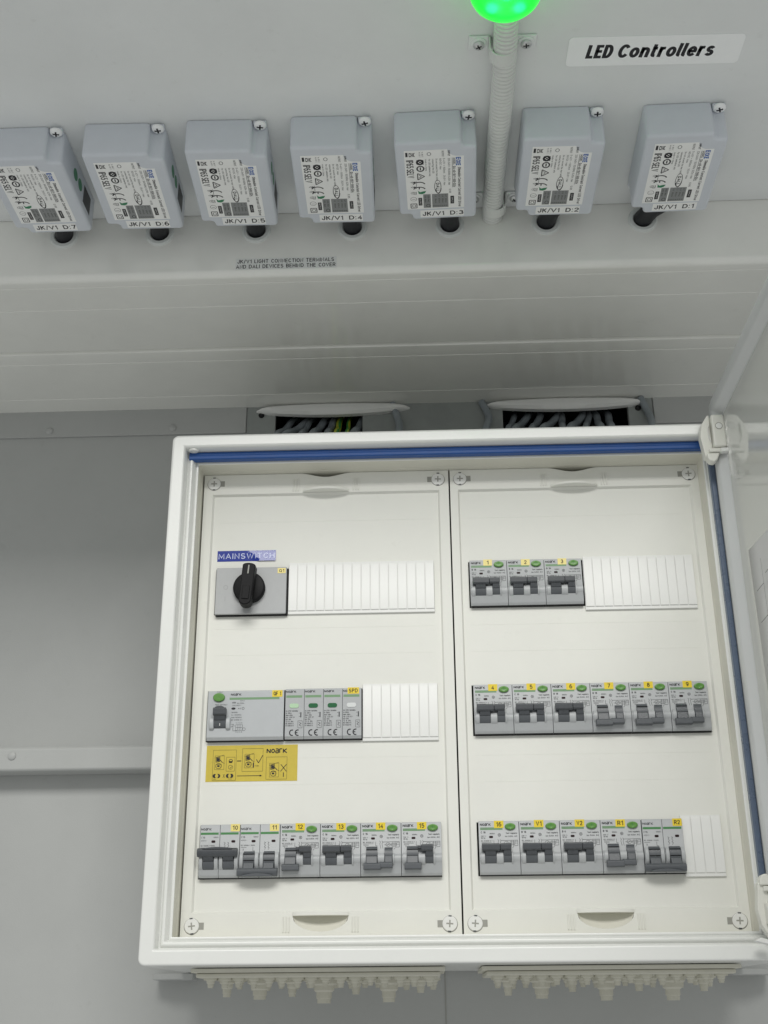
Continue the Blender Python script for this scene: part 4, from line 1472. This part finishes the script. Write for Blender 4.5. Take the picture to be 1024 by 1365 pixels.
# middle right row
for j, (t, rt, up, lab) in enumerate((("4", "C 16", True, "breaker with yellow tag 4, both handles up, at the left end of its row"),
                                      ("5", "C 16", True, "breaker with yellow tag 5, both handles up, below breaker 2"),
                                      ("6", "B 16", True, "breaker with yellow tag 6, the last one with handles up in its row"),
                                      ("7", "B 16", False, "breaker with yellow tag 7, the first one with handles down in its row"),
                                      ("8", "B 16", False, "breaker with yellow tag 8, handles down, between tags 7 and 9"),
                                      ("9", "C 16", False, "breaker with yellow tag 9, handles down, at the right end of its row"))):
    rcbo(.0443 + T2 * j, .2785, up, up, rt, t, lab, G, 2.5)
# lower right row
for j, (t, rt, up, lab, tw) in enumerate((("16", "C 16", True, "breaker with yellow tag 16, handles up, lower right row's left end", 4.6),
                                          ("V1", "B 16", True, "breaker with yellow tag V1, both handles up", 5.0),
                                          ("V2", "B 6", True, "breaker with yellow tag V2, both handles up", 5.2),
                                          ("R1", "B 16", False, "breaker with yellow tag R1, handles down", 5.0))):
    rcbo(.0443 + T2 * j, .1545, up, up, rt, t, lab, G, tw)
mcb2(.0443 + T2 * 4 + .0004, .1545, False, "R2", "two pole breaker with yellow tag R2 and broad handle down", G, 5.2)
# lower left row
mcb2(-.2038, .1545, True, "10", "two pole breaker with pale tag 10 and broad handle up", G, 4.8, pale=True)
mcb2(-.2038 + T2, .1545, False, "11", "two pole breaker with pale tag 11 and broad handle down", G, 4.0, pale=True)
for j, (t, a, b_, lab) in enumerate((("12", False, True, "breaker with yellow tag 12, left handle down and right handle up"),
                                     ("13", True, True, "breaker with yellow tag 13, both handles up, between tags 12 and 14"),
                                     ("14", False, False, "breaker with yellow tag 14, both handles down, between tags 13 and 15"),
                                     ("15", False, True, "breaker with yellow tag 15 at the right end, left handle down, right up"))):
    rcbo(-.2038 + T2 * (2 + j), .1545, a, b_, "C 16", t, lab, G, 4.6)

# four module residual current switch
rcd = empty("residual_current_switch", (-.2028, DEV, .2765))
tag(rcd, "wide grey residual current switch tagged QF 1 with round green button", "residual current switch")
b = MB(K)
b.prism([(9, -.2), (.8, -.2), (0, -1.0), (0, -43.8), (.4, -44.3), (2.2, -46.8), (9, -46.8)], 0, 71.2, 'x')
b.build("body", M['grey2'], rcd, bevel=.0004)
MB(K).box(.3, 71.0, 2, 12, -47.4, -.6).build("base", M['black'], rcd)
MB(K).lathe([(5.5, .05), (5.5, -1.4), (5.1, -2.0), (4.0, -2.1), (.8, -1.9)], c=(10.4, 0, -6.6), axis='y', seg=28, sy=.74).build("test_button", M['green'], rcd)
MB(K).box(20.2, 66.8, -.08, .05, -8.9, -6.8).build("stripe", M['stripe'], rcd)
q = Print(front(-EPS), K)
brand(q, 21.6, -4.9, 9.8, 1.8)
q.text("40A", 22.8, -12.4, 3.6, 1.7, bold=.02).text("30mA", 30, -10.4, 4.5, .9).text("I\u0394n 0.03A", 27.6, -12.8, 6.4, 1.2).text("230/400V~", 23.0, -14.8, 8.5, 1.1)
q.disc(24.2, -17.2, 2.0, 1.1).ring(33.2, -17.2, 1.2, 1.2, .3).text("AC", 28.4, -17.8, 2.8, 1.2, bold=.02)
for i, t in enumerate(("50/60Hz", "Icw=10000A", "I\u0394m=10000A", "IEC 61008-2-1")):
    q.text(t, 22.6, -21.4 - 2.35 * i, (5.6, 9.2, 9.6, 10)[i], 1.15, bold=.006)
q.text("TEST MONTHLY", 6.8, -14.0, 11.5, 1.1, bold=.006).text("TEST", 8.0, -.9 - .9, 6, .8)
q.text("N,1,3,5", 27, -31.2, 6, 1.0).text("N,2,4,6", 27, -39.6, 6, 1.0)
q.frame(27, 33.2, -37.6, -32.4, .25).line([(29, -32.4), (29, -37.6)], .25).line([(31, -32.4), (31, -37.6)], .25).line([(27, -35), (33, -35)], .25)
q.ring(34.6, -36.6, 1.5, 1.5, .25).line([(22.6, -34.6), (24.4, -33.2), (24.4, -38), (28, -38)], .3).line([(23, -32), (25, -32), (25.6, -34)], .3)
q.m.build("printed_text", M['ink'], rcd)
for a, c in ((2.6, 6.8), (18.0, 22.0)):
    b = MB(K)
    b.prism([(.5, -25), (-2.2, -25.6), (-3.6, -28), (-3.8, -33), (-2.6, -36.2), (.5, -37.6)], a, c, 'x')
    b.build("cheek", M['grey2'], rcd, bevel=.0009)
drum_mb(6.9, 17.9, -18.4, -35.8).build("rocker", M['drum'], rcd)
q = Print(lambda u, v: (u, -3.30, v), K)
q.line([(12.6, -31.4), (12.6, -33.8)], .5).m.build("rocker_mark", M['blank'], rcd)
b = handle_mb(6.4, 18.4, -17.6, -24.6, 7.2, 17.6, -28.6)
b.lathe([(4.6, -1), (4.6, -7.2)], c=(12.2, 0, -17.9), axis='y', seg=20, sy=.45)
b.build("switch_handle", M['toggle'], rcd, bevel=.0004)
tape_tag(rcd, "QF 1", 60.4, -6.4, 9.6, 6.2, -.02, 'yellow', 7.0, 3.7)

# surge arrester of four plug-in cartridges
spd = empty("surge_arrester", (-.1310, DEV, .2775))
tag(spd, "surge arrester of four plug-in cartridges, tagged SPD", "surge arrester")
MB(K).box(.4, 71.8, 2, 12, -47.8, -.6).build("base", M['black'], spd)
for j, (wm, mo) in enumerate((('windowpale', 'Icpv'), ('windowgreen', 'Icpv'), ('windowgreen', 'Icpv'), ('windowwhite', 'Icpv'))):
    ox = 17.75 * j + .5

    def cart():
        b = MB(K)
        return b.prism([(9, -.2), (.8, -.2), (0, -1.0), (0, -45.0), (.4, -45.4), (1.6, -47.4), (9, -47.4)], .12, 17.6, 'x')
    cg = cached('cart', cart, "cartridge", M['grey'], spd, bevel=.0003, loc=(ox * K, 0, 0))
    cached('cart_stripe', lambda: MB(K).box(.9, 15.8, -.08, .05, -8.8, -6.6), "stripe", M['stripe'], cg)
    cached(('cart_win', wm), lambda: MB(K).prism([(a[0], a[2]) for a in rrect(4.0, 12.8, -18.6, -14.4, 2.0, 0, 6)], -.05, -.5, 'y'), "indicator_window", M[wm], cg, bevel=.0002)

    def cprint():
        q = Print(front(-EPS), K)
        brand(q, .8, -4.0, 9.6, 1.7)
        for i, (t, wd) in enumerate((("Uc 275V 50/60Hz", 11.2), ("In 20kA", 5.2), ("Imax 40kA", 6.4), ("Up 1.25 kV", 8.4), ("Iscr 50A", 5.0), ("T2  B  20A", 7.0), ("IEC 61643-11", 7.2), ("EN 61643-11", 7.2))):
            q.text(t, .9, -22.0 - 1.95 * i, wd, 1.25, bold=.010)
        q.frame(12.2, 16.2, -37.2, -30.6, .25).line([(13.2, -32), (15.2, -33), (13.4, -34.4), (15.2, -35.6)], .35)
        q.line([(14.8, -22.6), (14.8, -27.4)], .9).line([(13.0, -23.4), (14, -23.4)], .3).line([(13.0, -26.6), (14, -26.6)], .3)
        q.ring(7.0, -41.6, 2.8, 3.0, 1.0, a0=70, a1=290).ring(12.2, -41.6, 2.8, 3.0, 1.0, a0=70, a1=290).line([(9.6, -41.6), (12.0, -41.6)], .95)
        return q.m
    cached('cart_print', cprint, "printed_text", M['ink'], cg)
tape_tag(spd, "SPD", 58.6, -6.2, 10.6, 6.0, -.02, 'yellow', 8.2, 3.7)

# main switch with its black rotary handle
msw = empty("main_switch", (-.2008, DEV, .3985))
tag(msw, "main switch with black rotary handle on a silver plate tagged Q1", "rotary switch")
b = MB(K)
b.prism([(a[0], a[2]) for a in rrect(0, 68.6, -47.4, 0, 1.2, 0, 4)], 0, 3.0, 'y')
b.build("plate", M['silver'], msw, bevel=.0007)
MB(K).box(.5, 69.8, 3.0, 12, -48.2, -1).build("base", M['black'], msw)
q = Print(front(-EPS), K)
q.ring(9.8, -20.2, 2.1, 2.1, .28, n=24).line([(9.6, -29.6), (9.6, -34.4)], .28)
q.m.build("printed_text", M['greyblock'], msw)
MB(K).lathe([(15.4, -.1), (15.4, -4.6), (14.8, -5.4), (13.6, -5.8), (3, -5.8)], c=(33.0, 0, -22.0), axis='y', seg=44).build("knob_disc", M['black'], msw)
kn = MB(K)


def knob_outline(g=0.0):
    p = []
    for a in range(0, 181, 15):
        t = math.radians(a)
        p.append(((6.2 - g) * math.cos(t), 17.6 - g + 2.6 * math.sin(t)))
    for a in range(180, 361, 15):
        t = math.radians(a)
        p.append(((6.0 - g) * math.cos(t), -17.0 + g + 5.0 * math.sin(t)))
    return p


kn.prism(knob_outline(), -5.7, -19.0, 'y')
k_o = kn.build("handle", M['black'], msw, bevel=.0012, seg=3, loc=(.0330, 0, -.0220))
k_o.rotation_euler = (0, math.radians(5), 0)
MB(K).box(-.6, .6, -19.3, -18.9, 9, 17.6).build("pointer", M['slot'], k_o)
MB(K).box(-3.2, 3.6, -19.9, -18.9, -16.5, -3.2).build("lock_slide", M['black'], k_o, bevel=.0006)
tape_tag(msw, "Q1", 59.4, -6.8, 7.8, 5.2, -.02, 'paleyellow', 4.8, 3.0)

# blanking strips: half-module segments


def blank(x0, n, z0, z1, pitch, lab):
    root = empty("blanking_strip", (x0, PAN, z0))
    tag(root, lab, "blanking strip", "white blanking strips")
    h = z1 - z0
    w_ = n * pitch
    MB().box(0, w_, -.0022, .0, 0, h).build("backing", M['blank'], root, bevel=.0004)
    for j in range(n):
        cached(('seg', round(pitch, 5), round(h, 4)), lambda: MB().prism([(-.0021, .0028), (-.0033, .0034), (-.0034, h - .0040), (-.0023, h - .0008), (-.0021, h - .0008)], .0005, pitch - .0004, 'x'),
               "segment", M['blank'], root, bevel=.0003, loc=(j * pitch, 0, 0))
    return root


blank(-.1306, 16, .3512, .4036, .00882, "longest white ribbed blanking strip, beside the main switch")
blank(.1542, 12, .3502, .4042, .00882, "white ribbed blanking strip beside breaker 3")
blank(-.0588, 8, .2280, .2816, .00875, "white ribbed blanking strip beside the surge arrester")
blank(.2230, 4, .1052, .1578, .00888, "narrowest white ribbed blanking strip, beside breaker R2")

# stickers on the cover panel
ms = empty("name_sticker", (-.2016, PAN, .4070))
tag(ms, "glossy blue sticker reading MAINSWITCH, its right end lifted to catch the lamp as glare", "sticker")
b = MB(K)
wS, hS = 57.6, 11.2
nx_, nz_ = 48, 8
vs, fs = [], []


def glare_lift(u, v):  # glare worked into the shape: right end tilts up to mirror the lamp
    e = 33.5 - 9.0 * (v / hS - .5) + 1.2 * math.sin(v * 1.3)
    t = min(1, max(0, (u - e) / 3.0))
    t = t * t * (3 - 2 * t)
    return -.15 - t * (1.22 * (1 - v / hS) + .004 * math.sin(u * .35 + v * .5))


for i in range(nx_ + 1):
    for j in range(nz_ + 1):
        u, v = wS * i / nx_, hS * j / nz_
        vs.append((u, glare_lift(u, v), v))
for i in range(nx_):
    for j in range(nz_):
        a = i * (nz_ + 1) + j
        fs.append((a, a + nz_ + 1, a + nz_ + 2, a + 1))
b.add(vs, fs)
b.build("tape", M['bluetape'], ms)
q = Print(lambda u, v: (u, glare_lift(u, v) - .16, v), K)
q.text("MAINSWITCH", 1.2, 2.6, 55.2, 5.8)
q.m.build("lettering", M['palelet'], ms)

yl = MB().box(-.2026, -.1186, PAN - .0003, PAN - .00005, .1932, .2262)
ylo = tag(yl.build("instruction_sticker", M['mustard']), "yellow instruction sticker with pictograms below the residual current switch", "sticker")
q = Print(front(PAN * 1000 - .42, -202.6, 193.2), K)
q.frame(6.2, 27.6, 1.0, 28.8, .22).frame(33.2, 52.2, 9.0, 29.8, .22).frame(55.4, 74.4, 1.6, 21.8, .22)
for ox, oy in ((7.5, 11), (35, 12.2), (58, 3.6)):
    q.frame(ox + .5, ox + 9, oy, oy + 12.5, .22).line([(ox, oy + 10.6), (ox + 9, oy + 13.4)], .22).line([(ox + 1.5, oy + 6.8), (ox + 1.5, oy + 10.8), (ox + 5, oy + 11.4), (ox + 5, oy + 7.4), (ox + 1.5, oy + 6.8)], .45)
    q.rect(ox + 2, ox + 4.6, oy + 7.6, oy + 10.6).line([(ox + 4.8, oy + 9.2), (ox + 7.4, oy + 6.4)], .6).line([(ox + 7.4, oy + 6.4), (ox + 9.4, oy + 5.6)], .3)
    q.ring(ox + 4.0, oy + 3.2, 2.8, 2.6, .4).line([(ox + 2, oy + 4.6), (ox + 6.4, oy + 5.0), (ox + 6.2, oy + 1.2)], .35).rect(ox + 2.8, ox + 5.0, oy + 2.4, oy + 4.0)
q.frame(18.6, 26.4, 9.4, 22.2, .22).ring(22.6, 18.8, 1.9, 1.6, .5).rect(21, 24, 17, 18.6).ring(22.6, 13, 2.2, 2.0, .3).line([(22, 12), (24, 13.6)], .4)
q.line([(28.4, 18.6), (32.2, 18.6)], .8)
q.line([(46.2, 19.8), (48.2, 16.6), (52.0, 23.6)], .6).rect(43.0, 43.9, 12.6, 17).text("Nm", 45, 13.2, 3.6, 1.5)
q.line([(68.6, 8.6), (74, 15)], .55).line([(74, 8.6), (68.8, 15)], .55).rect(71.0, 71.7, 3.6, 7.6)
q.disc(8.4, 5.2, 1.9, 1.9).disc(11.6, 5.2, 1.9, 1.9).ring(15.2, 5.2, 1.6, 1.9, .3, a0=-60, a1=60).ring(18.4, 5.2, 1.6, 1.9, .3, a0=120, a1=240).disc(20.6, 5.2, 1.9, 1.9).disc(23.6, 5.2, 1.9, 1.9)
q.line([(29, 5.0), (51, 5.0)], .55).line([(49.6, 5.6), (51.4, 5.0), (49.6, 4.4)], .5)
q.text("test", 7, 2.0, 2.8, .8).text("reset", 21, 2.0, 3.2, .8)
brand(q, 55.8, 25.6, 19.0, 3.6)
q.m.build("printed_pictograms", M['ink'], ylo)
# yellow cut-outs in the black discs of the sticker's last row
q = Print(front(PAN * 1000 - .50, -202.6, 193.2), K)
q.disc(10.2, 5.2, 1.5, 1.7).disc(22.0, 5.2, 1.3, 1.7)
q.m.build("printed_gap", M['mustard'], ylo)

# schematic drawing hanging on the inside of the door
pp = MB()
X = DX + .0068
n = 12
vs, fs = [], []
for i in range(n + 1):
    t = i / n
    y = .688 + .3120 * t
    ztop = .372 - .020 * (1 - t) if t < .93 else .372 - .0 * t
    bow = -.0010 * math.sin(t * 7) - .0016 * (1 - t)
    vs += [(X + bow, y, ztop), (X + bow + .0006, y, .22), (X + bow, y, .11)]
for i in range(n):
    for j in range(2):
        a = i * 3 + j
        fs.append((a, a + 1, a + 4, a + 3))
pp.add(vs, fs)
po = tag(pp.build("schematic_drawing", M['paper']), "white paper with line drawings on the inside of the open door", "paper sheet")
sm = po.modifiers.new("thickness", 'SOLIDIFY')
sm.thickness, sm.offset = .0004, 1
q = Print(lambda u, v: (X - .0030, u, v))
for i in range(9):
    u = .72 + .030 * i
    q.line([(u, .35), (u, .16)], .0007)
    q.line([(u, .34 - .006 * (i % 3)), (u + .022, .34 - .006 * (i % 3))], .0006).line([(u, .30), (u + .022, .30)], .0006).line([(u + .006, .27), (u + .020, .262)], .0006)
    q.frame(u + .004, u + .018, .225, .245, .0005)
q.m.build("line_drawing", M['greyink'], po)
